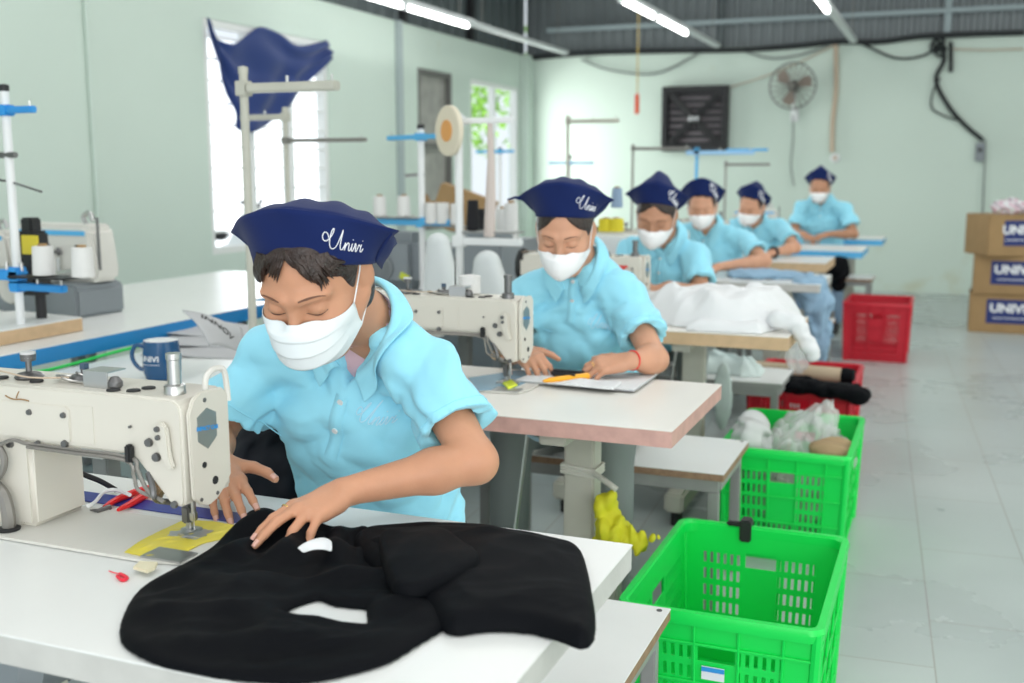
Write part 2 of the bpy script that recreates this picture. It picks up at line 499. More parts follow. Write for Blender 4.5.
# ================================================================== THE ROOM
XL, YB, WT = -4.93, 12.78, 2.74      # left wall, back wall, height of the masonry
def struct(o, label=None): return setp(o, label, None, None, 'structure')
def wall_mat(name, base, dirt):
    m = bpy.data.materials.new(name); m.use_nodes = True; nt = m.node_tree; b = nt.nodes['Principled BSDF']
    b.inputs['Roughness'].default_value = 0.6; b.inputs['Specular IOR Level'].default_value = 0.3
    tc = nt.nodes.new('ShaderNodeTexCoord')
    n = nt.nodes.new('ShaderNodeTexNoise'); n.inputs['Scale'].default_value = 0.8; n.inputs['Detail'].default_value = 8
    nt.links.new(tc.outputs['Object'], n.inputs['Vector'])
    rp = nt.nodes.new('ShaderNodeValToRGB'); rp.color_ramp.elements[0].position = .35; rp.color_ramp.elements[1].position = .65
    rp.color_ramp.elements[0].color = (*[c * .955 for c in base], 1); rp.color_ramp.elements[1].color = (*base, 1)
    nt.links.new(n.outputs['Fac'], rp.inputs['Fac'])
    # ochre scuffs low on the wall (blotchy stains with their own outline)
    n2 = nt.nodes.new('ShaderNodeTexNoise'); n2.inputs['Scale'].default_value = 2.2; n2.inputs['Detail'].default_value = 6
    nt.links.new(tc.outputs['Object'], n2.inputs['Vector'])
    sp = nt.nodes.new('ShaderNodeSeparateXYZ'); nt.links.new(tc.outputs['Object'], sp.inputs[0])
    mr = nt.nodes.new('ShaderNodeMapRange'); mr.inputs['From Min'].default_value = 0.0; mr.inputs['From Max'].default_value = 0.75
    mr.inputs['To Min'].default_value = 0.22; mr.inputs['To Max'].default_value = 0.0
    nt.links.new(sp.outputs['Z'], mr.inputs['Value'])
    ad = nt.nodes.new('ShaderNodeMath'); ad.operation = 'ADD'
    nt.links.new(n2.outputs['Fac'], ad.inputs[0]); nt.links.new(mr.outputs['Result'], ad.inputs[1])
    r2 = nt.nodes.new('ShaderNodeValToRGB'); r2.color_ramp.elements[0].position = .70; r2.color_ramp.elements[1].position = .95
    nt.links.new(ad.outputs[0], r2.inputs['Fac'])
    mx = nt.nodes.new('ShaderNodeMix'); mx.data_type = 'RGBA'
    nt.links.new(r2.outputs['Color'], mx.inputs['Factor']); nt.links.new(rp.outputs['Color'], mx.inputs['A'])
    mx.inputs['B'].default_value = (*dirt, 1)
    nt.links.new(mx.outputs['Result'], b.inputs['Base Color'])
    bp = nt.nodes.new('ShaderNodeBump'); bp.inputs['Strength'].default_value = .12; bp.inputs['Distance'].default_value = .02
    nt.links.new(n2.outputs['Fac'], bp.inputs['Height']); nt.links.new(bp.outputs['Normal'], b.inputs['Normal'])
    return m
M_wall = wall_mat('mint_plaster', (0.63, 0.74, 0.665), (0.50, 0.50, 0.33))

# floor: pale glossy tiles, running bond, laid a little askew
def floor_mat():
    m = bpy.data.materials.new('floor_tiles'); m.use_nodes = True; nt = m.node_tree; b = nt.nodes['Principled BSDF']
    tc = nt.nodes.new('ShaderNodeTexCoord'); mp = nt.nodes.new('ShaderNodeMapping')
    mp.inputs['Rotation'].default_value = (0, 0, math.radians(90 - 3.4)); mp.inputs['Location'].default_value = (0.02, 0.115, 0)
    nt.links.new(tc.outputs['Object'], mp.inputs['Vector'])
    br = nt.nodes.new('ShaderNodeTexBrick')
    br.inputs['Scale'].default_value = 1.0; br.inputs['Brick Width'].default_value = 0.665; br.inputs['Row Height'].default_value = 0.335
    br.inputs['Mortar Size'].default_value = 0.0022; br.inputs['Mortar Smooth'].default_value = 0.1
    br.inputs['Color1'].default_value = (0.44, 0.515, 0.50, 1); br.inputs['Color2'].default_value = (0.475, 0.545, 0.53, 1)
    br.inputs['Mortar'].default_value = (0.30, 0.31, 0.28, 1)
    nt.links.new(mp.outputs['Vector'], br.inputs['Vector'])
    n = nt.nodes.new('ShaderNodeTexNoise'); n.inputs['Scale'].default_value = 1.6; n.inputs['Detail'].default_value = 7
    nt.links.new(tc.outputs['Object'], n.inputs['Vector'])
    mx = nt.nodes.new('ShaderNodeMix'); mx.data_type = 'RGBA'; mx.blend_type = 'MULTIPLY'; mx.inputs['Factor'].default_value = .35
    nt.links.new(br.outputs['Color'], mx.inputs['A']); nt.links.new(n.outputs['Fac'], mx.inputs['B'])
    br2 = nt.nodes.new('ShaderNodeBrightContrast'); br2.inputs['Bright'].default_value = .05
    nt.links.new(mx.outputs['Result'], br2.inputs['Color'])
    nt.links.new(br2.outputs['Color'], b.inputs['Base Color'])
    b.inputs['Roughness'].default_value = .3
    rr = nt.nodes.new('ShaderNodeMapRange'); rr.inputs['To Min'].default_value = .16; rr.inputs['To Max'].default_value = .42
    nt.links.new(n.outputs['Fac'], rr.inputs['Value']); nt.links.new(rr.outputs['Result'], b.inputs['Roughness'])
    bp = nt.nodes.new('ShaderNodeBump'); bp.inputs['Strength'].default_value = .3; bp.inputs['Distance'].default_value = .003; bp.invert = True
    nt.links.new(br.outputs['Fac'], bp.inputs['Height']); nt.links.new(bp.outputs['Normal'], b.inputs['Normal'])
    return m
struct(MB().box((0, 5.4, -0.05), (10.2, 15.2, 0.1)).build('floor', floor_mat(), smooth=False), 'pale grey glossy tiled floor')

# left wall with two windows and one shuttered opening
W1 = (6.47, 8.12, 0.74, 2.41); W2 = (9.80, 10.60, 0.74, 2.35); W3 = (11.08, 12.52, 0.74, 2.34)
mb = MB()
def wbox(y0, y1, z0, z1): mb.box((XL - 0.06, (y0 + y1) / 2, (z0 + z1) / 2), (0.12, y1 - y0, z1 - z0))
wbox(-2.2, YB + .12, 0, 0.74); wbox(-2.2, YB + .12, 2.41, WT)
wbox(-2.2, W1[0], .74, 2.41); wbox(W1[1], W2[0], .74, 2.41); wbox(W2[1], W3[0], .74, 2.41); wbox(W3[1], YB + .12, .74, 2.41)
wbox(W2[0], W2[1], W2[3], 2.41); wbox(W3[0], W3[1], W3[3], 2.41)
struct(mb.build('wall_left', M_wall, smooth=False), 'mint green plastered wall with window openings')
struct(MB().box((0.1, YB + .06, WT / 2), (10.1, 0.12, WT)).build('wall_back', M_wall, smooth=False), 'mint green plastered back wall')
struct(MB().box((5.06, 5.4, 2.05), (0.12, 15.2, 4.1)).build('wall_right', M_wall, smooth=False))
# pilasters and conduits on the left wall
mb = MB(); mb.box((XL + .02, 12.68, WT / 2), (.16, .2, WT - .02)); struct(mb.build('trim_1', M_wall, smooth=False))
M_conduit = mat('grey_conduit', (0.36, 0.43, 0.43), 0.5)
for i, yy in enumerate((5.33, 9.38)):
    mb = MB(); mb.cyl((XL + .014, yy, .02), (XL + .014, yy, WT), .016 if i == 0 else .045, n=10)
    struct(mb.build('trim_%d' % (i + 2), M_conduit if i else M_wall))
# corrugated sheet cladding above the masonry, and the roof
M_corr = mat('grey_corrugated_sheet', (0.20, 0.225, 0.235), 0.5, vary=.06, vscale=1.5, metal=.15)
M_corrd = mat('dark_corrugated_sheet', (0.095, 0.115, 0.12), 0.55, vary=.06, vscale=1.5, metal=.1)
def corrugated(a, b, c, n, per, amp, normal):
    """sheet from a towards b (across the ribs) and a towards c (along them)"""
    a, b, c, nn = map(Vector, (a, b, c, normal)); L = (b - a).length; mb = MB(); vs = []; fs = []
    k = int(L / per); prof = ((0, 0), (.3, 0), (.42, 1), (.78, 1), (.9, 0)); us = []
    for i in range(k):
        for (t, h) in prof: us.append(((i + t) / k, h))
    us.append((1, 0))
    for (t, h) in us:
        p = a + (b - a) * t + nn * amp * h; vs += [p, p + (c - a)]
    for i in range(len(us) - 1): fs.append((2 * i, 2 * i + 2, 2 * i + 3, 2 * i + 1))
    mb.add(vs, fs); return mb
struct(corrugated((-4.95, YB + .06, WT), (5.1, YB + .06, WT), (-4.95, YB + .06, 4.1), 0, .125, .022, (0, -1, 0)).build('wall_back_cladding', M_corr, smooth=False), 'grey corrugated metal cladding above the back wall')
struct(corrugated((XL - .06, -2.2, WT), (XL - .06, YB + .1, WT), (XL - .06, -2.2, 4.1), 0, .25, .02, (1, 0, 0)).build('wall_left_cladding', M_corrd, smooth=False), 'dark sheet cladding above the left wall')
struct(corrugated((-5.0, -2.2, 4.1), (-5.0, YB + .1, 4.1), (5.1, -2.2, 4.1), 0, .25, .03, (0, 0, -1)).build('ceiling', M_corr, smooth=False), 'grey corrugated metal roof')
# purlins / rails across the cladding
M_rail = mat('blue_grey_rail', (0.33, 0.40, 0.42), 0.5)
p0 = atY(545, 30, YB - .1); p1 = atY(1030, 1, YB - .1)
struct(MB().box(((p0.x + 5.0) / 2 - .0, YB - .03, p0.z), (5.0 - p0.x, .05, .05)).build('trim_4', M_rail), 'pale horizontal rail across the grey cladding')
for i, px in enumerate((722, 948)):
    q = atY(px, 20, YB - .02)
    struct(MB().box((q.x, YB + .0, WT + .68), (.07 if i else .05, .05, 1.34)).build('trim_%d' % (5 + i), M_rail if i else M_corrd))
for i, yy in enumerate((7.95, 9.55, 11.15)):
    struct(MB().box((XL - .02, yy, WT + .66), (.06, .1, 1.3)).build('trim_%d' % (7 + i), M_black))
# wire bundles that run along the top of the walls
M_cable = mat('black_cable', (0.02, 0.024, 0.026), 0.6)
M_gcable = mat('grey_cable', (0.22, 0.25, 0.24), 0.6)
M_tcable = mat('tan_conduit', (0.55, 0.44, 0.33), 0.6)
def cable(name, pts, r, m, label, cat='cable', yy=YB - .03, group='cables on the back wall'):
    P = catmull([atY(x, y, yy - (0.02 * (i % 2))) for i, (x, y) in enumerate(pts)], 6)
    return setp(MB().tube(P, r, 7).build(name, m), label, cat, group)
cable('cable', [(530, 58), (600, 53), (680, 51), (740, 50), (800, 46), (838, 42), (880, 42), (930, 36), (1024, 33)], .03, M_cable, 'thick black cable bundle running along the top of the back wall')
cable('cable', [(836, 40), (860, 43), (895, 58), (925, 55), (940, 42)], .013, M_cable, 'black cable sagging between the tan conduit and the cable tangle')
cable('cable', [(582, 60), (610, 70), (655, 74), (690, 58), (700, 52)], .013, M_gcable, 'grey cable sagging above the pull switch on the back wall')
cable('cable', [(740, 50), (770, 58), (800, 55), (830, 45)], .012, M_gcable, 'grey cable sagging above the wall fan')
cable('cable', [(941, 42), (944, 60), (936, 80), (948, 105), (965, 125), (983, 140)], .024, M_cable, 'thick black cable snaking down to the wall switch')
cable('cable', [(940, 78), (933, 92), (932, 108), (945, 116), (958, 120)], .010, M_cable, 'thin black cable loop beside the snaking thick cable')
cable('cable', [(951, 42), (951, 72)], .022, M_cable, 'short black cable end hanging beside the cable tangle')
cable('cable', [(985, 140), (984, 180), (980, 260), (972, 292)], .010, M_gcable, 'grey cable running down from the wall switch to the floor')
cable('cable', [(727, 88), (760, 78), (800, 62), (836, 44)], .007, M_tcable, 'thin tan cable slanting up from the exhaust fan')
cable('cable', [(950, 49), (985, 50), (1024, 49)], .008, M_tcable, 'thin tan cable along the wall right of the cable tangle')
cable('cable', [(836, 42), (836, 90), (833, 120), (832, 152)], .026, M_tcable, 'tan conduit running down the back wall to the round outlet')
cable('cable', [(793, 112), (793, 140), (791, 166), (794, 186)], .008, M_gcable, 'grey cord hanging below the wall fan')
t = MB()
random.seed(3)
for k in range(5):
    c = atY(938 + random.uniform(-4, 4), 46 + random.uniform(-5, 5), YB - .07)
    t.tube([c + Vector((math.cos(a) * .055, random.uniform(-.02, .02), math.sin(a) * .06)) for a in np.linspace(0, 5.6, 12)], .012, 6)
setp(t.build('cable_tangle', M_cable), 'tangle of coiled black cable at the top of the wall', 'cable')
for (x, y, s_, lab) in ((835, 158, .055, 'small round white outlet at the foot of the tan conduit'),):
    q = atY(x, y, YB - .03); tt = thing('wall_outlet', lab, 'outlet', (q.x, YB, q.z))
    MB().lathe([(s_, 0), (s_, .02), (s_ * .8, .03), (0, .032)], R=Matrix.Rotation(PI / 2, 3, 'X')).build('cover', M_white, tt)
    MB().lathe([(.022, .03), (.022, .05), (0, .055)], R=Matrix.Rotation(PI / 2, 3, 'X')).build('plug', M_tcable, tt)
q = atY(980, 152, YB - .03); tt = thing('wall_switch', 'grey wall switch box at the end of the snaking cable', 'switch', (q.x, YB, q.z))
MB().box((0, -.03, 0), (.09, .06, .2), bev=.01).build('housing', M_motor, tt); MB().box((0, -.07, .02), (.03, .03, .05), bev=.005).build('lever', M_black, tt)

# ------------------------------------------------------------------ windows of the left wall
M_winframe = mat('white_window_paint', (0.80, 0.82, 0.80), 0.5)
M_glassy = mat('window_pane', (0.9, 0.95, 0.95), 0.05, alpha=.12, spec=.6)
def window(n, W, bars, label, mull=2):
    y0, y1, z0, z1 = W
    f = MB(); t = .05
    for z in (z0 + t / 2, z1 - t / 2): f.box((XL - .05, (y0 + y1) / 2, z), (.08, y1 - y0, t))
    for k in range(mull + 1):
        y = y0 + t / 2 + (y1 - y0 - t) * k / mull; f.box((XL - .05, y, (z0 + z1) / 2), (.08, t, z1 - z0 - 2 * t))
    fr = struct(f.build('window_%d' % n, M_winframe, smooth=False), label)
    b = MB(); k = 0
    z = z0 + .16
    while z < z1 - .1:
        b.box((XL - .03, (y0 + y1) / 2, z), (.014, y1 - y0 - .04, .014)); z += .155
    if bars: struct(b.build('window_bars', M_winframe, fr, smooth=False))
    return fr
window(1, W1, True, 'barred window in the left wall with bright daylight behind', 3)
window(3, W3, False, 'tall bright window near the back corner', 2)
# shuttered opening
y0, y1, z0, z1 = W2
sh = MB(); sh.box((XL - .07, (y0 + y1) / 2, (z0 + z1) / 2), (.03, y1 - y0, z1 - z0))
M_shut = mat('weathered_grey_panel', (0.36, 0.36, 0.33), 0.7, vary=.14, vscale=7)
sho = struct(sh.build('window_2', M_shut, smooth=False), 'grey boarded up window in the left wall')
fm = MB()
for y in (y0 + .03, y1 - .03): fm.box((XL - .03, y, (z0 + z1) / 2), (.06, .05, z1 - z0))
for z in (z0 + .03, 1.6, z1 - .03): fm.box((XL - .03, (y0 + y1) / 2, z), (.055, y1 - y0 - .1, .045))
struct(fm.build('window_frame', mat('dark_grey_frame', (.17, .17, .16), .7), sho, smooth=False))

# what daylight shows outside: bright yard, a neighbouring house and a tree
struct(MB().box((-9.5, 8.5, -.06), (9, 18, .1)).build('yard_ground', mat('bright_concrete', (.75, .75, .72), .8)))
nb = thing('neighbouring_house', 'pale neighbouring house seen through the windows', 'house', (-10, 9, 0))
MB().box((0, 0, 1.6), (.2, 16, 3.2)).build('wall', mat('house_plaster', (.8, .83, .86), .8), nb)
MB().box((.25, -2.5, 1.1), (.3, 1.3, 2.0), bev=.02).build('door', mat('house_door', (.55, .62, .7), .6), nb)
tr = thing('tree', 'green leafy tree outside the window near the back corner', 'tree', (-7.2, 15.8, 0))
MB().tube([(0, 0, 0), (.05, .05, 1.1), (0, .1, 2.2)], [.09, .07, .04], 8).build('trunk', mat('bark', (.2, .14, .09), .9), tr)
lf = MB(); rnd = random.Random(5)
for k in range(620):
    a = Vector((rnd.gauss(0, .48), rnd.gauss(0, .5), 2.45 + rnd.gauss(0, .42))); s_ = rnd.uniform(.05, .11)
    u = Vector((rnd.gauss(0, 1), rnd.gauss(0, 1), rnd.gauss(0, 1))).normalized(); w = u.orthogonal().normalized() * .5
    lf.add([a - u * s_, a + w * s_, a + u * s_, a - w * s_], [(0, 1, 2, 3)])
lf.build('leaves', mat('leaf_green', (.20, .42, .05), .6, vary=.3, vscale=3), tr, smooth=False)
# washing / parked things in the yard, seen blurred through the barred window
def yard(x, y, w, h, m, name, lab, cat):
    t = thing(name, lab, cat, (x, y, 0)); return t
bk = thing('motorbike', 'parked motorbike with a white fairing in the yard outside the barred window', 'motorbike', (-6.6, 8.75, 0), .3)
for sx in (-.55, .6):
    MB().tube([(sx + .26 * math.cos(a), 0, .27 + .26 * math.sin(a)) for a in np.linspace(0, 2 * PI, 24, endpoint=False)], .045, 8, closed=True).build('wheel', M_blackrub, bk)
MB().prism([(-.6, .5), (-.3, .35), (.2, .35), (.45, .75), (.42, 1.0), (.3, .98), (.1, .6), (-.3, .62), (-.65, .72)], -.13, .13, 'y', bev=.04).build('body', M_white, bk)
MB().box((-.2, 0, .72), (.6, .2, .09), bev=.03).build('seat', M_black, bk)
MB().tube([(.35, -.3, 1.05), (.42, 0, 1.0), (.35, .3, 1.05)], .02, 8).build('handlebar', M_black, bk)

# ------------------------------------------------------------------ blue cloth hung over the barred window
def hung_cloth():
    X0 = XL + .005
    top = [atX(x, y, X0) for x, y in ((203, 18), (212, 36), (228, 44), (246, 34), (258, 27), (276, 34), (296, 46), (326, 40))]
    bot = [atX(x, y, X0) for x, y in ((207, 30), (222, 84), (233, 118), (240, 132), (264, 126), (286, 106), (304, 84), (328, 58))]
    T = catmull(top, 8); Bt = catmull(bot, 8); n = len(T); mv = 26; vs = []; fs = []
    for i in range(n):
        for j in range(mv + 1):
            v = j / mv; p = T[i].lerp(Bt[i], v); u = i / (n - 1)
            w = .018 * math.sin(u * 24 + 2.2 * v + 1.5 * math.sin(5 * v + u * 4)) * (.4 + .9 * v) + .014 * math.sin(7 * (v - u) * 2.2)
            p = p + Vector((max(.004, .028 + w), 0, 0)); vs.append(p)
    for i in range(n - 1):
        for j in range(mv):
            a = i * (mv + 1) + j; fs.append((a, a + 1, a + mv + 2, a + mv + 1))
    mb = MB().add(vs, fs); o = mb.build('blue_cloth', M_drape, angle=None)
    md = o.modifiers.new('t', 'SOLIDIFY'); md.thickness = .004
    return setp(o, 'crumpled dark blue cloth hung across the top of the barred window', 'cloth')
hung_cloth()

# ------------------------------------------------------------------ fluorescent battens hanging in rows
M_tube = mat('lit_fluorescent_tube', (1, 1, 1), .4, emit=(1, 1, .98), estr=9)
M_batten = mat('white_batten', (.62, .66, .66), .4)
def batten(x, z, segs, lit, label):
    t = thing('fluorescent_light', label, 'ceiling light', (x, segs[0], z), 0, 'fluorescent lights in rows under the roof')
    L = segs[1] - segs[0]
    MB().box((0, L / 2, .035), (.075, L, .045), bev=.008).build('housing', M_batten, t)
    for (a, b) in lit:
        MB().cyl((0, a - segs[0], -.012), (0, b - segs[0], -.012), .021, n=12).build('tube', M_tube, t)
        for q in (a, b): MB().box((0, q - segs[0], -.005), (.045, .03, .06), bev=.004).build('socket', M_white, t)
    for q in (.3, L - .3): MB().cyl((0, q, .05), (0, q, 4.09 - z), .004, n=6).build('hanging_rod', M_wire, t)
    return t
batten(-4.29, 2.70, (7.2, 9.70), [(7.25, 8.25), (8.32, 9.58)], 'lit twin tube light in the row beside the left wall')
batten(-4.33, 2.70, (9.72, 12.55), [], 'unlit batten at the far end of the row beside the left wall')
batten(-2.51, 2.70, (8.55, 12.5), [(8.6, 9.62), (9.72, 10.9)], 'lit twin tube light hanging left of the exhaust fan')
batten(-1.05, 2.70, (8.9, 12.6), [(8.95, 9.85)], 'lit tube light ending above the tan wall conduit')

# pull switch on a cord
q = atY(637, 104, 11.5); t = thing('pull_switch', 'orange pull switch hanging on a yellow cord', 'switch', (q.x, 11.5, q.z))
MB().box((0, 0, 0), (.045, .035, .22), bev=.012).build('handle', mat('orange_red_plastic', (.78, .10, .03), .4), t)
MB().cyl((0, 0, .11), (0, 0, 4.09 - q.z), .008, n=6).build('cord', mat('yellow_cord', (.62, .45, .14), .7), t)

# exhaust fan
a = atY(663, 87, YB - .08); b = atY(727, 151, YB - .08)
cx, cz, hw, hh = (a.x + b.x) / 2, (a.z + b.z) / 2, (b.x - a.x) / 2, (a.z - b.z) / 2
t = thing('exhaust_fan', 'square black exhaust fan mounted on the back wall', 'fan', (cx, YB, cz))
fr = MB()
for s_ in (-1, 1):
    fr.box((s_ * (hw - .035), -.06, 0), (.07, .14, 2 * hh), bev=.01); fr.box((0, -.06, s_ * (hh - .035)), (2 * hw - .12, .138, .07), bev=.01)
fr.build('housing', M_black, t)
MB().box((0, -.012, 0), (2 * hw - .1, .02, 2 * hh - .1)).build('back_plate', mat('dark_fan_plate', (.05, .05, .055), .6), t)  # near-black plate behind the louvres
for k in range(7):
    MB().box((0, -.045, -hh + .13 + k * (2 * hh - .26) / 6), (2 * hw - .16, .05, .006), rot=(.6, 0, 0)).build('louvre', mat('grey_louvre', (.30, .27, .29), .5), t)
for k in range(4):
    w = PI / 4 + k * PI / 2; R = Matrix.Rotation(-w, 3, 'Y')
    L = hw * 1.1
    MB().box(R @ Vector((L * .5, -.095, 0)), (L, .02, .085), rot=R, bev=.006).build('blade', M_black, t)
MB().lathe([(.07, 0), (.07, .04), (.05, .055), (0, .06)], c=(0, -.09, 0), R=Matrix.Rotation(PI / 2, 3, 'X')).build('hub', M_black, t)
for k in range(3): MB().box((-.045 + k * .045, -.152, 0), (.02, .004, .05), rot=(0, .35, 0)).build('mark', M_whiteprint, t)
for k in range(4):
    w = PI / 4 + k * PI / 2
    MB().tube([(hw * .98 * math.cos(w), -.125, hw * .98 * math.sin(w)), (.05 * math.cos(w), -.14, .05 * math.sin(w))], .008, 6).build('guard_bar', M_black, t)

# wall fan
q = atY(793, 86, YB - .25); t = thing('wall_fan', 'oscillating wall fan with a wire cage above the seated workers', 'fan', (q.x, YB, q.z))
R0 = .25
for k in range(22):
    w = PI * 2 * k / 22
    MB().tube([(0, -.36, 0), (R0 * .6 * math.cos(w), -.35, R0 * .6 * math.sin(w)), (R0 * .97 * math.cos(w), -.29, R0 * .97 * math.sin(w)), (R0 * .9 * math.cos(w), -.22, R0 * .9 * math.sin(w)), (.06 * math.cos(w), -.17, .06 * math.sin(w))], .0035, 5).build('cage_wire', M_wire, t)
MB().tube([(R0 * math.cos(a), -.28, R0 * math.sin(a)) for a in np.linspace(0, 2 * PI, 40, endpoint=False)], .008, 6, closed=True).build('cage_ring', M_dsteel, t)
for k in range(3):
    w = 2 * PI * k / 3 + .4; ps = []; 
    for (r_, d_) in ((.04, -.35), (.12, -.75), (.2, -.65), (.22, 0), (.17, .45), (.06, .35)):
        ps.append((r_ * math.cos(w + d_ * .7), r_ * math.sin(w + d_ * .7)))
    MB().prism(ps, -.275, -.268, 'y').build('blade', mat('brown_fan_blade', (.28, .22, .18), .35), t)
MB().lathe([(.05, 0), (.055, .03), (.03, .05), (0, .055)], c=(0, -.27, 0), R=Matrix.Rotation(PI / 2, 3, 'X')).build('hub', M_black, t)
MB().lathe([(.06, 0), (.07, .08), (.05, .12), (0, .13)], c=(0, -.1, 0), R=Matrix.Rotation(PI / 2, 3, 'X')).build('motor', M_dsteel, t)
MB().tube([(0, -.12, -.04), (0, -.1, -.2), (0, -.02, -.28)], .022, 8).build('bracket', M_white, t)
MB().box((0, -.02, -.3), (.09, .04, .16), bev=.01).build('mounting_plate', M_white, t)
# ================================================================== FURNITURE
def machine_table(x1, y0, y1, w, z, edge, label, top_m=M_ivory, th=.042, group='sewing tables one behind the other', leg_in=.28, rz=0.0, beam=.22):
    """x1 = right end, y0/y1 = edge near the camera / far edge"""
    t = thing('sewing_table', label, 'table', (x1 - w / 2, (y0 + y1) / 2, 0), rz, group)
    d = y1 - y0
    MB().box((0, 0, z - th / 2 - .001), (w - .003, d - .003, th - .003)).build('edge_band', edge, t, smooth=False)
    MB().box((0, 0, z - .0015), (w, d, .003), bev=.001).build('tabletop', top_m, t, smooth=False)
    for s_ in (-1, 1):
        x = s_ * (w / 2 - leg_in)
        MB().box((x, 0, .42), (.085, .07, .56), bev=.006).box((x, 0, .68), (.06, .05, .1)).build('leg', M_frame, t)
        MB().box((x, 0, z - th - .0175), (.07, d - .1, .035), bev=.004).build('top_bracket', M_frame, t)
        f = MB().box((x, 0, .1), (.075, d + .02, .075), bev=.01).build('foot', M_frame, t)
        for q in (-1, 1): MB().cyl((x, q * (d / 2 - .05), 0), (x, q * (d / 2 - .05), .065), .022, n=12).build('foot_pad', M_blackrub, f)
    MB().box((0, .03, beam), (w - .42, .05, .10), bev=.006).build('cross_beam', M_frame, t)
    MB().box((.0, -.06, .19), (.5, .28, .02), rot=(.2, 0, 0), bev=.008).build('treadle', M_greyframe, t)
    MB().tube([(.1, .0, .2), (.14, .06, z - th - .05)], .006, 6).build('treadle_rod', M_steel, t)
    mt = MB().lathe([(.02, -.13), (.09, -.12), (.1, -.1), (.1, .09), (.075, .12), (.02, .125)], c=(-.36, .05, z - th - .16), R=Matrix.Rotation(PI / 2, 3, 'X'))
    mt.box((-.36, .05, z - th - .04), (.12, .12, .06)).build('motor', M_motor, t)
    return t
TZ = .76
T1 = machine_table(-.435, .975, 1.605, 1.25, TZ, M_edge, 'near white sewing table under the black trousers, grey edge', M_laminate, leg_in=.3)
T2 = machine_table(-.555, 2.372, 2.962, 1.25, TZ, M_pinkwood, 'ivory sewing table with a pinkish board edge behind the first worker', M_ivory, leg_in=.31)
T3 = machine_table(-.50, 3.90, 4.50, 1.25, TZ, M_wood, 'sewing table with a light wood edge under the white cloth pile', M_ivory, th=.05, leg_in=.40)
T4 = machine_table(-.59, 5.78, 6.38, 1.25, TZ, M_edge, 'white sewing table behind the white cloth pile', M_laminate)
T5 = machine_table(-.70, 7.15, 7.75, 1.25, TZ, M_wood, 'sewing table with a tan edge under the fourth worker arms', M_laminate, th=.06)
T6 = machine_table(-.56, 8.28, 8.95, 1.25, TZ, M_skyenamel, 'blue edged sewing table in front of the last worker', M_laminate, th=.05)
T7 = machine_table(-.50, 9.75, 10.35, 1.25, TZ, M_skyenamel, 'blue edged sewing table behind the last worker', M_laminate, th=.05)

def bench(x0, x1, y0, y1, z, label, edge=M_brownedge, legs=4):
    t = thing('side_bench', label, 'bench', ((x0 + x1) / 2, (y0 + y1) / 2, 0), 0, 'white topped low benches')
    w, d = x1 - x0, y1 - y0
    MB().box((0, 0, z - .0135), (w - .002, d - .002, .021)).build('board_edge', edge, t, smooth=False)
    MB().box((0, 0, z - .0015), (w, d, .003), bev=.001).build('board', M_laminate, t, smooth=False)
    fr = MB()
    for s_ in (-1, 1):
        fr.box((0, s_ * (d / 2 - .03), z - .044), (w - .04, .03, .04)); fr.box((s_ * (w / 2 - .03), 0, z - .044), (.03, d - .09, .038))
    fr.build('frame', M_greyframe, t, smooth=False)
    for sx in (-1, 1):
        for sy in (-1, 1):
            MB().box((sx * (w / 2 - .035), sy * (d / 2 - .035), (z - .064) / 2), (.032, .032, z - .064), bev=.003).build('leg', M_greyframe, t)
    for sx in (-1, 1):
        MB().cyl((sx * (w / 2 - .02), d / 2 - .02, z - .0005), (sx * (w / 2 - .02), d / 2 - .02, z + .0015), .006, n=10).build('screw', M_dsteel, t)
    return t
bench(-1.35, -.485, 1.66, 2.10, .45, 'low white bench with a brown edge beside the near green crate')
bench(-1.40, -.575, 3.14, 3.58, .45, 'low white bench where the second worker sits')
bench(-1.15, -.61, 4.62, 4.99, .45, 'low white bench carrying the pale rag', M_greyframe)
bench(-1.15, -.60, 6.45, 6.85, .45, 'low white bench behind the fourth sewing table')
bench(-1.15, -.55, 9.45, 9.85, .45, 'low white bench where the last worker sits')

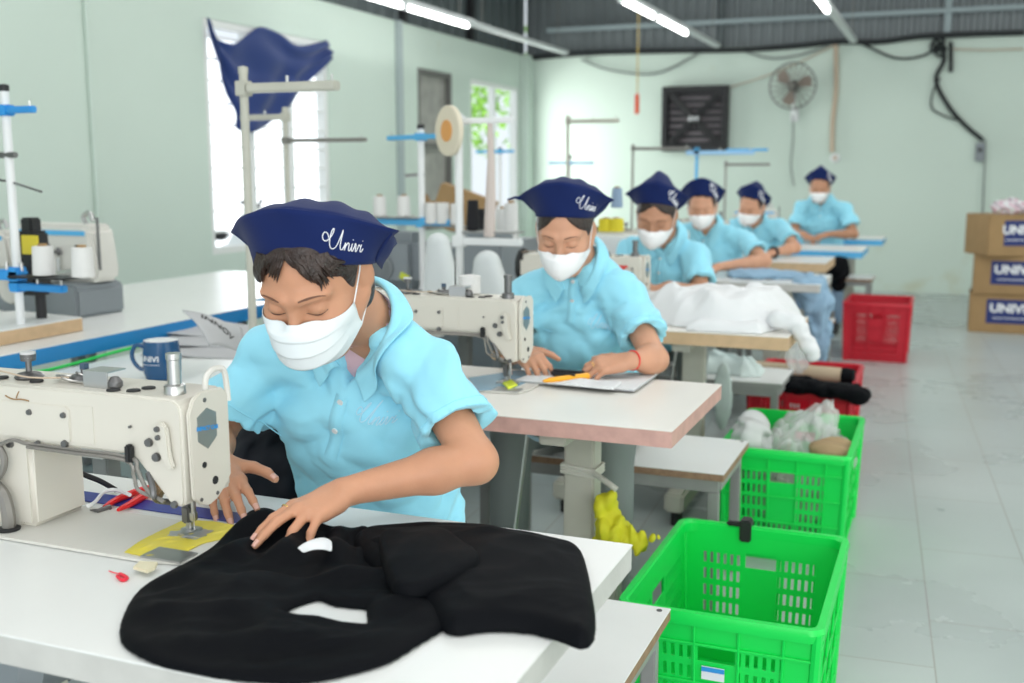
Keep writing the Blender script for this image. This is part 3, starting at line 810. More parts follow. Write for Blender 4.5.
# ------------------------------------------------------------------ plastic crates
def crate(loc, rz, W, D, H, m, label, group):
    """W across, D deep; slotted walls, rolled rim"""
    t = thing('plastic_crate', label, 'crate', (loc[0], loc[1], 0.0), rz, group)
    tp = .93
    def wallpart(L, fixed, axis, sgn):
        slots = []; rows = 6; top = H - .075; z0 = .05; rh = (top - z0) / rows
        pw = L * .115
        solid = (L * .5 - pw, L * .5 + pw)
        edge = .055
        for r in range(rows):
            za = z0 + r * rh + .008; zb = z0 + (r + 1) * rh - .008
            u = edge
            while u < L - edge - .01:
                inmid = solid[0] - .006 < u + .005 < solid[1]
                colgap = abs(u - L * .27) < .0 
                if not inmid or r <= 1:
                    slots.append((u, u + .0085, za, zb))
                u += .0185
        hole = (L * .5 - pw * .85, L * .5 + pw * .85, H - .115, H - .075)
        us = sorted(set([0, L] + [round(a, 5) for s_ in slots for a in s_[:2]] + [hole[0], hole[1]]))
        zs = sorted(set([0, H] + [round(a, 5) for s_ in slots for a in s_[2:]] + [hole[2], hole[3]]))
        def inslot(u, z):
            if hole[0] < u < hole[1] and hole[2] < z < hole[3]: return True
            for s_ in slots:
                if s_[0] < u < s_[1] and s_[2] < z < s_[3]: return True
            return False
        bm = bmesh.new(); grid = {}
        def vert(i, j):
            if (i, j) not in grid:
                u = us[i] - L / 2; z = zs[j]; k = tp + (1 - tp) * z / H
                f = fixed * k * sgn
                grid[(i, j)] = bm.verts.new((u * k, f, z) if axis == 'x' else (f, u * k, z))
            return grid[(i, j)]
        for i in range(len(us) - 1):
            for j in range(len(zs) - 1):
                if not inslot((us[i] + us[i + 1]) / 2, (zs[j] + zs[j + 1]) / 2):
                    bm.faces.new((vert(i, j), vert(i + 1, j), vert(i + 1, j + 1), vert(i, j + 1)))
        bmesh.ops.recalc_face_normals(bm, faces=list(bm.faces))
        g = bmesh.ops.solidify(bm, geom=list(bm.faces), thickness=.0035)
        bm.verts.index_update()
        mb = MB().add([tuple(v.co) for v in bm.verts], [tuple(v.index for v in f.verts) for f in bm.faces]); bm.free()
        # outside ribs
        def P(u, z, o=.0):
            k = tp + (1 - tp) * z / H; f = (fixed * k + o) * sgn
            return Vector((u * k, f, z)) if axis == 'x' else Vector((f, u * k, z))
        for z in (z0 + rh * 2, z0 + rh * 4, H - .075, .03):
            mb.tube([P(-L / 2 + .01, z, .004), P(L / 2 - .01, z, .004)], .0035, 6)
        for q in (.16, .385, .615, .84):
            mb.tube([P(L * (q - .5), .02, .004), P(L * (q - .5), H - .03, .004)], .0035, 6)
        return mb
    for s_ in (-1, 1):
        wallpart(W, D / 2, 'x', s_).build('side_panel', m, t, smooth=False)
        wallpart(D, W / 2, 'y', s_).build('side_panel', m, t, smooth=False)
    rim = MB(); r = .02
    def rr(w, d, z, rad=.035):
        pts = []
        for (cx, cy, a0) in ((w / 2 - rad, d / 2 - rad, 0), (-w / 2 + rad, d / 2 - rad, 90), (-w / 2 + rad, -d / 2 + rad, 180), (w / 2 - rad, -d / 2 + rad, 270)):
            for k in range(6):
                a = math.radians(a0 + k * 18); pts.append((cx + rad * math.cos(a), cy + rad * math.sin(a), z))
        return pts
    prof = [(W - .004, D - .004, H - .03), (W + .022, D + .022, H - .03), (W + .03, D + .03, H - .012), (W + .022, D + .022, H), (W + .0, D + .0, H), (W - .012, D - .012, H - .006), (W - .012, D - .012, H - .03)]
    loops = [rr(*p) for p in prof]; n = len(loops[0]); vs = [p for l in loops for p in l]; fs = []
    for i in range(len(loops)):
        j = (i + 1) % len(loops)
        for k in range(n): fs.append((i * n + k, i * n + (k + 1) % n, j * n + (k + 1) % n, j * n + k))
    rim.add(vs, fs).build('rim', m, t)
    MB().box((0, 0, .008), (W * tp, D * tp, .012), bev=.004).build('base', m, t)
    for sx in (-1, 1):
        for sy in (-1, 1):
            k = .965; MB().tube([(sx * W / 2 * tp, sy * D / 2 * tp, .0), (sx * W / 2 * .995, sy * D / 2 * .995, H - .01)], .012, 8).build('corner_post', m, t)
    return t
C1 = crate((-.412, 2.53), 0, .425, .62, .40, M_green, 'near green crate in front of the benches, almost empty', 'slotted green crates')
C2 = crate((-.475, 4.0), 0, .425, .64, .40, M_green, 'green crate filled with crumpled clear plastic bags', 'slotted green crates')
C3 = crate((-.575, 5.22), 0, .45, .62, .40, M_red, 'red crate with the rolled fabric and black cloth on top', 'slotted red crates')
C4 = crate((-.425, 8.27), 0, .44, .55, .42, M_red, 'empty looking red crate standing farthest back near the wall', 'slotted red crates')
# label on the near crate
MB().box((-.005, -.3085, .262), (.05, .002, .03)).build('label', M_label, C1)
MB().box((-.005, -.310, .271), (.05, .002, .010)).build('label_stripe', M_bluemetal, C1)
# black binder clip on the crate's far rim and a small white scrap
q = thing('clip', 'black clip on the far rim of the near green crate', 'clip', (-.455, 2.84, .395))
MB().box((0, .0, -.005), (.03, .045, .06), bev=.004).build('jaw', M_black, q); MB().box((-.03, -.012, .012), (.04, .02, .012), bev=.004).build('handle', M_black, q)
setp(MB().tube([(-.60, 2.45, .026), (-.585, 2.46, .03), (-.575, 2.475, .026)], .012, 8).build('cloth_scrap', M_cloth_white), 'small white scrap lying inside the near green crate', 'scrap')

# ------------------------------------------------------------------ cardboard boxes
def carton(c, sz, rz, label):
    t = thing('cardboard_box', label, 'box', c, rz, 'stacked cardboard boxes')
    w, d, h = sz
    MB().box((0, 0, h / 2), (w, d, h), bev=.004).build('carton', M_card, t)
    for s_ in (-1, 1): MB().box((0, s_ * (d / 4 + .001), h + .0015), (w - .004, d / 2 - .006, .003)).build('flap', M_card, t, smooth=False)
    p = MB().box((.03, -d / 2 - .0012, h / 2 + .02), (w - .2, .0015, h * .62)).build('printed_panel', M_navyprint, t, smooth=False)
    text_mesh('lettering', 'UNIVI', .098, M_whiteprint, p, frame_mat((-.005, -d / 2 - .0026, h / 2 + .045), (1, 0, 0), (0, 0, 1)), bold=.004, sx=1.1)
    MB().box((.03, -d / 2 - .0026, h / 2 - .035), (.3, .001, .006)).build('underline', M_whiteprint, p, smooth=False)
    return t
carton((.22 + .30, 10.02, 0), (.60, .40, .325), 0, 'bottom cardboard box of the stack with a navy printed panel')
carton((.235 + .30, 10.0, .33), (.60, .40, .315), 0, 'middle cardboard box of the stack with a navy printed panel')
BXT = carton((.475, 9.98, .65), (.52, .42, .335), math.radians(24), 'top cardboard box, turned askew on the stack')

# plastic bag on top of the boxes: crumpled pink and white
S = Sdf(); bx, by, bz = .47, 9.95, .99
for (dx, dy, dz, r_) in ((-.06, 0, .05, .055), (.02, .02, .07, .06), (.09, -.02, .05, .05), (.04, -.05, .04, .05), (-.02, .05, .04, .05)): S.el((bx + dx, by + dy, bz + dz), (r_ * 1.2, r_, r_), k=.02)
S.disp = crumple(4, .02, 55); S.plane((0, 0, bz + .0015), (0, 0, -1), .002)
setp(sdf_obj('plastic_bag', S, (bx - .2, by - .16, bz - .02), (bx + .22, by + .16, bz + .2), .008, [mat('pink_bag', (.62, .45, .52), .3), M_cloth_white, mat('mauve_bag', (.3, .16, .24), .4)],
     matfn=lambda c: (np.sin(c[:, 0] * 70 + 2 * np.sin(c[:, 2] * 60)) > .1).astype(int) + (np.sin(c[:, 0] * 43 + c[:, 2] * 51) > .75)), 'crumpled pink and white bag on top of the cardboard boxes', 'bag')
# ================================================================== SEWING MACHINES
# local frame: needle at the origin on the table top, arm runs to -x, the side seen by the camera is -y
def screw(parent, p, n, r, m=M_dsteel, depth=.004):
    n = Vector(n).normalized(); p = Vector(p)
    return MB().cyl(p - n * .001, p + n * depth, r, r * .85, n=12).build('screw', m, parent)
def lockstitch(label, loc, rz=0.0, cast=M_cream, badge_text=None, detail=True):
    t = thing('sewing_machine', label, 'sewing machine', loc, rz, 'lockstitch sewing machines on the tables')
    z0 = .001
    # bed, flush with the table
    bed = MB().prism([(-.47, -.135), (.02, -.135), (.075, -.12), (.085, -.08), (.085, .043), (-.47, .043)], z0, z0 + .0045, 'z', bev=.0015).build('bed', M_cream2, t)
    MB().box((.035, -.105, z0 + .006), (.075, .045, .003), bev=.001).build('slide_plate', M_steel, bed)
    MB().box((.0, -.01, z0 + .0055), (.06, .05, .002), bev=.001).build('needle_plate', M_steel, bed)
    # column and arm, one casting
    arm = MB()
    prof = [(-.46, .005), (-.285, .005), (-.28, .13), (-.262, .1515), (-.225, .1515), (-.06, .1515), (-.04, .146), (.008, .096), (.022, .080), (.034, .077), (.046, .077), (.051, .083), (.0515, .225), (.047, .239), (.035, .246), (-.02, .2465), (-.46, .2445)]
    arm.prism(prof, -.082, .034, 'y', bev=.009, seg=3)
    cast_o = arm.build('arm', cast, t, angle=.9)
    cl = MB().prism([(-.47, .006), (-.254, .006), (-.254, .158), (-.47, .158)], -.0835, .036, 'y', bev=.008, seg=3).build('column_base', cast, t, angle=.9)
    # rear cover panels with their seams
    MB().prism([(-.47, .158), (-.172, .158), (-.166, .163), (-.166, .213), (-.172, .219), (-.47, .219)], -.0845, -.08, 'y', bev=.0015).build('side_cover', cast, t, angle=.9)
    MB().prism([(-.164, .160), (-.118, .160), (-.118, .222), (-.164, .222)], -.0832, -.08, 'y', bev=.001).build('side_cover', cast, t, angle=.9)
    # face plate
    fp = MB().prism([(-.070, .088), (-.052, .074), (-.032, .068), (-.012, .074), (.014, .092), (.024, .105), (.024, .236), (.010, .250), (-.045, .252), (-.062, .243), (-.074, .222)], .0525, .060, 'x', bev=.002, seg=2).build('face_plate', cast, t, angle=.9)
    MB().prism([(-.056, .214), (-.032, .225), (-.010, .214), (-.010, .176), (-.033, .160), (-.056, .176)], .060, .0612, 'x').build('badge', M_badge, fp, smooth=False)
    if badge_text:
        text_mesh('lettering', badge_text, .0092, M_bluemetal, fp, frame_mat((.0616, -.033, .193), (0, 1, -.12), (0, .1, 1)), depth=.0002, bold=.0003)
    for (y, z, r) in ((-.036, .238, .004), (-.043, .136, .0055), (-.018, .105, .0075), (-.014, .083, .0035), (-.054, .083, .0035)):
        screw(fp, (.060, y, z), (1, 0, 0), r, M_blackrub if r > .005 else M_dsteel, .0015)
    if detail:
        for (x, z, r) in ((-.248, .203, .0052), (-.177, .204, .0052), (-.235, .152, .0052), (-.178, .157, .0068), (-.295, .146, .0072), (-.044, .197, .0022), (-.01, .175, .0072), (.003, .153, .0075), (.033, .081, .006)):
            screw(t, (x, -.0845, z), (0, -1, 0), r)
        # small lever plate over two screws
        MB().prism([(.006, .205), (.018, .212), (.03, .205), (.034, .16), (.04, .14), (.031, .135), (.018, .15), (.008, .18)], -.092, -.083, 'y', bev=.003).build('lever_cover', cast, t)
        screw(t, (.014, -.092, .2), (0, -1, 0), .005); screw(t, (.015, -.092, .187), (0, -1, 0), .0045)
        # rust-streaked top oil window, oil caps, bobbin winder wires
        top = .2465
        t1 = MB(); t1.lathe([(.004, 0), (.02, .002), (.024, .006), (.018, .012), (.005, .015), (.005, .032), (.012, .033), (.013, .044), (.003, .046), (0, .046)], c=(-.3, -.03, top - .004)); t1.build('tension_post', M_dsteel, t)
        MB().cyl((-.3, -.03, top + .034), (-.3, -.03, top + .044), .0125, n=16).build('post_cap', mat('clear_knob', (.6, .6, .6), .2), t)
        for q, (x, y, r) in enumerate(((-.215, -.02, .022), (-.2, -.025, .03), (-.19, -.01, .018))):
            MB().tube([(x + r * 1.3 * math.cos(a), y + r * .8 * math.sin(a), top + .004 + .003 * q + .003 * math.sin(2 * a)) for a in np.linspace(0, 2 * PI, 24, endpoint=False)], .0022, 6, closed=True).build('wire_loop', M_steel if q else M_wire, t)
        MB().lathe([(.022, 0), (.024, .004), (.02, .01), (.006, .012), (.006, .02), (0, .021)], c=(-.195, -.015, top)).build('bobbin_winder', M_dsteel, t)
        MB().box((-.195, -.015, top + .024), (.01, .01, .01)).build('winder_cap', mat('blue_grey_cap', (.06, .10, .16), .4), t)
        MB().box((-.135, -.055, top + .012), (.05, .003, .028), bev=.001).box((-.135, -.035, top + .0255), (.05, .042, .002)).build('metal_plate', M_steel, t)
        MB().lathe([(.008, 0), (.012, .003), (.012, .01), (.006, .018), (0, .019)], c=(-.105, -.045, top)).build('thread_guide', M_dsteel, t)
        for (x, y) in ((-.262, -.052), (-.092, -.064), (-.052, -.03), (-.06, -.055), (-.01, -.02), (-.34, -.05)):
            MB().lathe([(.011, 0), (.0105, .0025), (0, .003)], c=(x, y, top)).build('oil_cap', M_blackrub, t)
        if detail != 'plain':
            MB().tube(catmull([(-.47, -.07, top + .006), (-.36, -.05, top + .012), (-.27, -.06, top + .008), (-.2, -.045, top + .01)], 5), .0015, 5).build('thread', M_tcable, t)
    # presser-bar post on the head
    MB().lathe([(.017, 0), (.017, .006), (.0165, .008), (.0165, .016), (.0105, .018), (.0105, .056), (.012, .057), (.012, .066), (0, .0665)], c=(.012, -.045, .244), n=20).build('pressure_post', M_steel, t)
    if detail:
        MB().tube(catmull([(.046, -.015, .225), (.047, -.015, .262), (.05, -.008, .276), (.052, .008, .28), (.056, .022, .272), (.058, .026, .225)], 6), .005, 8).build('finger_guard', M_cream2, t)
    # needle bar, presser foot, cables
    MB().cyl((0, 0, .03), (0, 0, .1), .0045, n=10).build('needle_bar', M_steel, t)
    MB().box((0, 0, .033), (.011, .011, .016), bev=.002).cyl((0, 0, .004), (0, 0, .03), .0012, n=6).build('needle', M_steel, t)
    pf = MB(); pf.cyl((-.014, .004, .02), (-.014, .004, .1), .0055, n=10); pf.box((-.012, 0, .035), (.016, .016, .03), bev=.003)
    pf.build('presser_bar', M_dsteel, t)
    MB().prism([(-.022, -.004), (-.01, -.03), (.004, -.03), (.008, .012), (-.016, .014)], .006, .0115, 'z', bev=.001).box((-.008, .0, .017), (.01, .012, .014), bev=.002).build('presser_foot', M_steel, t)
    MB().prism([(-.036, -.016), (-.026, -.03), (.03, -.024), (.034, -.01), (.0, .0)], .0062, .0085, 'z', bev=.0008).build('foot_guide', M_steel, t)
    th = MB(); th.tube(catmull([(-.475, -.1, .04), (-.3, -.098, .148), (-.25, -.088, .15), (-.16, -.087, .149), (-.045, -.088, .148), (-.03, -.09, .13), (-.015, -.088, .1), (.015, -.086, .083)], 5), .0035, 6)
    th.tube(catmull([(-.25, -.093, .147), (-.16, -.092, .1455), (-.05, -.092, .144), (-.036, -.092, .12), (-.03, -.09, .098), (.0, -.08, .085)], 5), .003, 6)
    th.build('cable', M_wire, t)
    MB().box((-.044, -.09, .155), (.012, .014, .03), bev=.003).build('cable_clip', M_blackrub, t)
    if detail:
        MB().tube(catmull([(-.018, -.08, .125), (-.004, -.088, .105), (.0, -.09, .09), (-.006, -.07, .078), (.01, -.05, .072)], 5), .005, 7).build('solenoid', M_dsteel, t)
        MB().box((-.012, -.07, .095), (.022, .02, .03), rot=(0, .6, 0), bev=.003).build('thread_wiper', mat('brass_wiper', (.55, .42, .28), .4, metal=.6), t)
        MB().tube(catmull([(-.44, -.098, .12), (-.33, -.098, .148), (-.295, -.10, .13), (-.30, -.102, .10), (-.33, -.105, .075)], 5), .006, 8).build('hose', M_wire, t)
        MB().tube(catmull([(-.335, -.100, .085), (-.300, -.103, .065), (-.288, -.105, .03), (-.290, -.105, .006)], 5), [.011] * 16, 8).build('hose', M_wire, t)
        MB().lathe([(.018, 0), (.019, .003), (.012, .005), (0, .005)], c=(-.290, -.105, .006)).build('grommet', M_blackrub, t)
    # hand wheel at the far end
    MB().lathe([(.02, 0), (.07, .002), (.075, .012), (.07, .022), (.03, .024), (.02, .03), (0, .03)], c=(-.47, -.02, .19), R=Matrix.Rotation(-PI / 2, 3, 'Y'), n=32).build('hand_wheel', M_blackrub, t)
    return t
M_badge = mat('brushed_badge', (.30, .34, .34), .35, metal=.7)
MA = lockstitch('large cream sewing machine in the foreground, used by the first worker', (-1.112, 1.38, TZ), 0, M_cream, 'IMPACT CAR')
# rust streak on the foreground machine's top edge
M_rust = mat('rust_brown', (.30, .17, .06), .7)
MB().tube(catmull([(-.30, -.0825, .226), (-.285, -.083, .2215), (-.265, -.083, .2225), (-.25, -.0827, .221)], 4), [.0012] * 13, 5).build('rust_streak', M_rust, MA)
MB().tube(catmull([(-.268, -.080, .238), (-.272, -.0825, .232), (-.276, -.083, .224)], 4), [.001] * 9, 5).build('rust_streak', M_rust, MA)
Mb = place_copy(MA, (-1.105, 2.745, TZ), 0, 'cream sewing machine on the pink edged table beside the second worker')
for ch in list(Mb.children):
    if ch.name.startswith(('rust', 'finger_guard')): bpy.data.objects.remove(ch); continue
    if ch.name.startswith('pressure_post'): ch.data = ch.data.copy(); ch.data.materials[0] = M_dsteel
Mc = place_copy(Mb, (-1.17, 4.27, TZ), 0, 'cream sewing machine with a red mark beside the third worker')
text_mesh('red_mark', 'JT', .05, M_redgrip, Mc, frame_mat((-.03, -.0865, .19), (1, 0, 0), (0, 0, 1)), depth=.0003, bold=.002)
place_copy(Mb, (-1.42, 6.10, TZ), 0, 'cream sewing machine in front of the fourth worker')
place_copy(Mb, (-1.45, 7.48, TZ), 0, 'cream sewing machine in front of the fifth worker')

# blue measuring strip and things lying on the first table
zt = TZ + .0008
sp = [atZ(x, y, zt) for x, y in ((60, 491), (240, 519), (262, 511), (262, 500), (60, 479))]
st = MB(); a, b = atZ(72, 500, zt), atZ(250, 531, zt)
st.box((-1.36, 1.478, zt + .0006), (.62, .046, .0012)).build('measuring_strip', mat('royal_blue_strip', (.02, .04, .30), .4), None, smooth=False)
o = bpy.data.objects['measuring_strip']; setp(o, 'royal blue strip stuck along the foreground table behind the machine', 'strip')
# crumpled yellow tape under the needle
def sheet(name, outline, z, amp, m, label, cat, seed=1, th=.0012, vox=.0022):
    cr = crumple(seed, amp, 90)
    return heap(name, [tuple(p)[:2] for p in outline], z, lambda x, y, d: th + np.clip(.5 * (amp + cr(np.stack([x, y, 0 * x], 1))), 0, 1), m, edge=.003, vox=vox, label=label, cat=cat, hmax=.02 + amp * 2)
sheet('yellow_tape', [atZ(x, y, TZ + .007) for x, y in ((123, 552), (140, 540), (160, 530), (185, 519), (215, 521), (243, 526), (232, 537), (205, 543), (178, 556), (152, 559))], TZ + .0056, .003, M_yellow, 'crumpled yellow tape under the needle of the foreground machine', 'tape', 7)
# scissors: two red grips and steel blades
sc = thing('scissors', 'red handled thread snips on the blue strip', 'scissors', tuple(atZ(125, 500, TZ + .008)))
o0 = sc.location
def rel(x, y, z=TZ + .008): return atZ(x, y, z) - o0
for pts in (((104, 507), (118, 499), (136, 492), (150, 487)), ((118, 510), (130, 504), (142, 497), (152, 492))):
    MB().tube(catmull([rel(*p) for p in pts], 4), [.003, .004, .005, .0055, .006, .0065, .007, .007, .007, .0065, .006, .005, .004], 8).build('grip', M_redgrip, sc)
MB().tube([rel(110, 507), rel(98, 511), rel(90, 510)], [.005, .004, .001], 6).build('blade', M_dsteel, sc)
# white wire and dark twisted cord behind the column
setp(MB().tube(catmull([atZ(x, y, TZ + .02) for x, y in ((88, 506), (95, 502), (104, 492), (116, 490), (130, 495))], 5), .0035, 6).build('white_wire', M_white), 'short white wire lying behind the foreground machine', 'wire')
setp(MB().tube(catmull([atZ(x, y, z) for x, y, z in ((66, 466, TZ + .06), (85, 475, TZ + .045), (100, 481, TZ + .03), (116, 490, TZ + .005))], 5), .005, 6).build('twisted_wire', M_blackrub), 'dark cord coming down behind the column of the foreground machine', 'wire')
# red thread bit and cream pad on the slide plate
setp(MB().tube(catmull([atZ(x, y, TZ + .003) for x, y in ((109, 571), (115, 573), (120, 574), (127, 578), (122, 580), (117, 576))], 4), [.001] * 8 + [.003] * 8 + [.0025] * 5, 6).build('thread_scrap', mat('red_thread', (.8, .03, .06), .5)), 'little red thread scrap left of the black trousers', 'thread')
setp(MB().prism([tuple(atZ(x, y, TZ + .007))[:2] for x, y in ((133, 570), (140, 564), (158, 565), (155, 571), (147, 574))], TZ + .0075, TZ + .0125, 'z', bev=.001).build('felt_pad', mat('cream_felt', (.75, .70, .50), .8)), 'cream felt pad on the slide plate of the foreground machine', 'pad')
# ================================================================== PEOPLE
def V3(*a): return np.array(a, float)
SCRIPT = [[(.28, .55), (.2, .72), (.08, .78), (0, .62), (.05, .42), (.2, .38), (.38, .62), (.48, .9), (.47, 1.0), (.40, .92), (.34, .65), (.34, .35), (.4, .12), (.53, .05), (.68, .2), (.8, .55), (.9, .88), (.93, .98), (.88, .6), (.86, .25), (.91, .07), (1.0, .1), (1.08, .28), (1.12, .42)],
          [(1.12, .42), (1.1, .05), (1.13, .22), (1.24, .42), (1.31, .36), (1.3, .12), (1.35, .05), (1.44, .2), (1.48, .42), (1.46, .12), (1.52, .05), (1.6, .2), (1.64, .42), (1.69, .36), (1.7, .08), (1.76, .08), (1.86, .38), (1.9, .36), (1.97, .3), (2.0, .42), (1.97, .12), (2.03, .05), (2.14, .22)],
          [(1.5, .58), (1.51, .61)], [(2.02, .58), (2.03, .61)]]
def script_on(parent, bvh, O, ux, uy, dirn, size, r, m, name='embroidery', slant=.25, thick=(1.0, .7)):
    """stitches the flowing word onto a surface by casting along dirn"""
    O, ux, uy, dirn = map(Vector, (O, ux, uy, dirn)); mb = MB(); n = 0
    for st in SCRIPT:
        P = catmull([(p[0] + slant * p[1], p[1], 0) for p in st], 4); run = []
        for p in P:
            q = O + ux * (p.x * size) + uy * (p.y * size)
            h = bvh.ray_cast(q - dirn * .15, dirn, .4)
            if h[0] is not None:
                nn = h[1]
                if nn.dot(dirn) > 0: nn = -nn
                run.append(h[0] + nn * (r * .5 + .0010))
        if len(run) > 1: mb.tube(run, r, 5); n += 1
    if n: return mb.build(name, m, parent)

def hand(S, W, F, N, thumb_sign, curls, spread, thumb, sc=1.0, nails=None, k=.0035):
    """W wrist, F finger direction, N back-of-hand normal, S side towards the thumb. curls: per finger (a1,a2,a3) radians"""
    W = Vector(W); F = Vector(F).normalized(); N = Vector(N); N = (N - F * N.dot(F)).normalized(); T = F.cross(N) * thumb_sign
    T.normalize(); c = lambda v: np.array(v)
    kn = []
    for i, (f, s_, r) in enumerate(((.086, .027, .0108), (.090, .009, .0112), (.086, -.009, .0106), (.078, -.0265, .0095))):
        p = W + F * f * sc + T * s_ * sc + N * (.004 - .003 * abs(i - 1)) * sc; kn.append(p)
        S.rc(c(W + T * s_ * .55 * sc - N * .001), c(p - N * .003), .0135 * sc, r * sc, .014)
    S.rc(c(W + F * .03 * sc + T * .02 * sc - N * .008), c(W + F * .07 * sc + T * .012 * sc - N * .010), .013 * sc, .011 * sc, .012)
    S.rc(c(W + F * .03 * sc - T * .018 * sc - N * .008), c(W + F * .065 * sc - T * .022 * sc - N * .008), .012 * sc, .010 * sc, .012)
    lens = ((.041, .025, .020), (.045, .029, .021), (.041, .027, .021), (.033, .020, .018)); tips = []
    for i in range(4):
        p = kn[i]; sp = spread[i]; ang = 0
        d0 = (F + T * sp).normalized(); ax = N
        for j in range(3):
            ang += curls[i][j]
            d = d0 * math.cos(ang) - N * math.sin(ang)
            q = p + d * lens[i][j] * sc
            ra, rb = (.0088, .0080, .0072, .0058)[j], (.0088, .0080, .0072, .0058)[j + 1]
            if i == 3: ra *= .88; rb *= .88
            S.rc(c(p), c(q), ra * sc, rb * sc, .008 if j == 0 else k)
            if j == 0: SEGC.append((p.copy(), q.copy()))
            p = q
        up = (N * math.cos(ang) + d0 * math.sin(ang)).normalized()
        tips.append((q, d, up, T, .0058))
    # thumb
    p = W + F * .018 * sc + T * .02 * sc - N * .006 * sc
    for j, (fv, L) in enumerate(zip(thumb, (.046, .032, .026))):
        d = (F * fv[0] + T * fv[1] - N * fv[2]).normalized(); q = p + d * L * sc
        S.rc(c(p), c(q), (.0145, .0108, .0095)[j] * sc, (.0108, .0095, .0072)[j] * sc, .014 if j == 0 else k); p = q
    up = (T * fv[0] * -.2 + N * .9 + T * .3).normalized()
    tips.append((q, d, (up - d * up.dot(d)).normalized(), T, .0072))
    return tips, kn
SEG = {}; SEGC = []
def nails(parent, tips, org, sc=1.0):
    for (q, d, up, T, r) in tips:
        side = d.cross(up).normalized(); mb = MB(); vs = []; fs = []; n, m_ = 6, 6
        for i in range(n + 1):
            for j in range(m_ + 1):
                u = i / n * 2 - 1; v = j / m_
                w = .0052 * (1 - .25 * (v > .9))
                a = u * .9
                c_ = q - d * (.0085 - .0125 * v) + side * math.sin(a) * r * 1.02 * sc + up * (math.cos(a) * r * 1.05 + .0004 - .0012 * v * v)
                vs.append(Vector(c_) - org)
        for i in range(n):
            for j in range(m_):
                a = i * (m_ + 1) + j; fs.append((a, a + 1, a + m_ + 2, a + m_ + 1))
        o = mb.add(vs, fs).build('fingernail', M_nail, parent, angle=None)
        md = o.modifiers.new('t', 'SOLIDIFY'); md.thickness = .0006

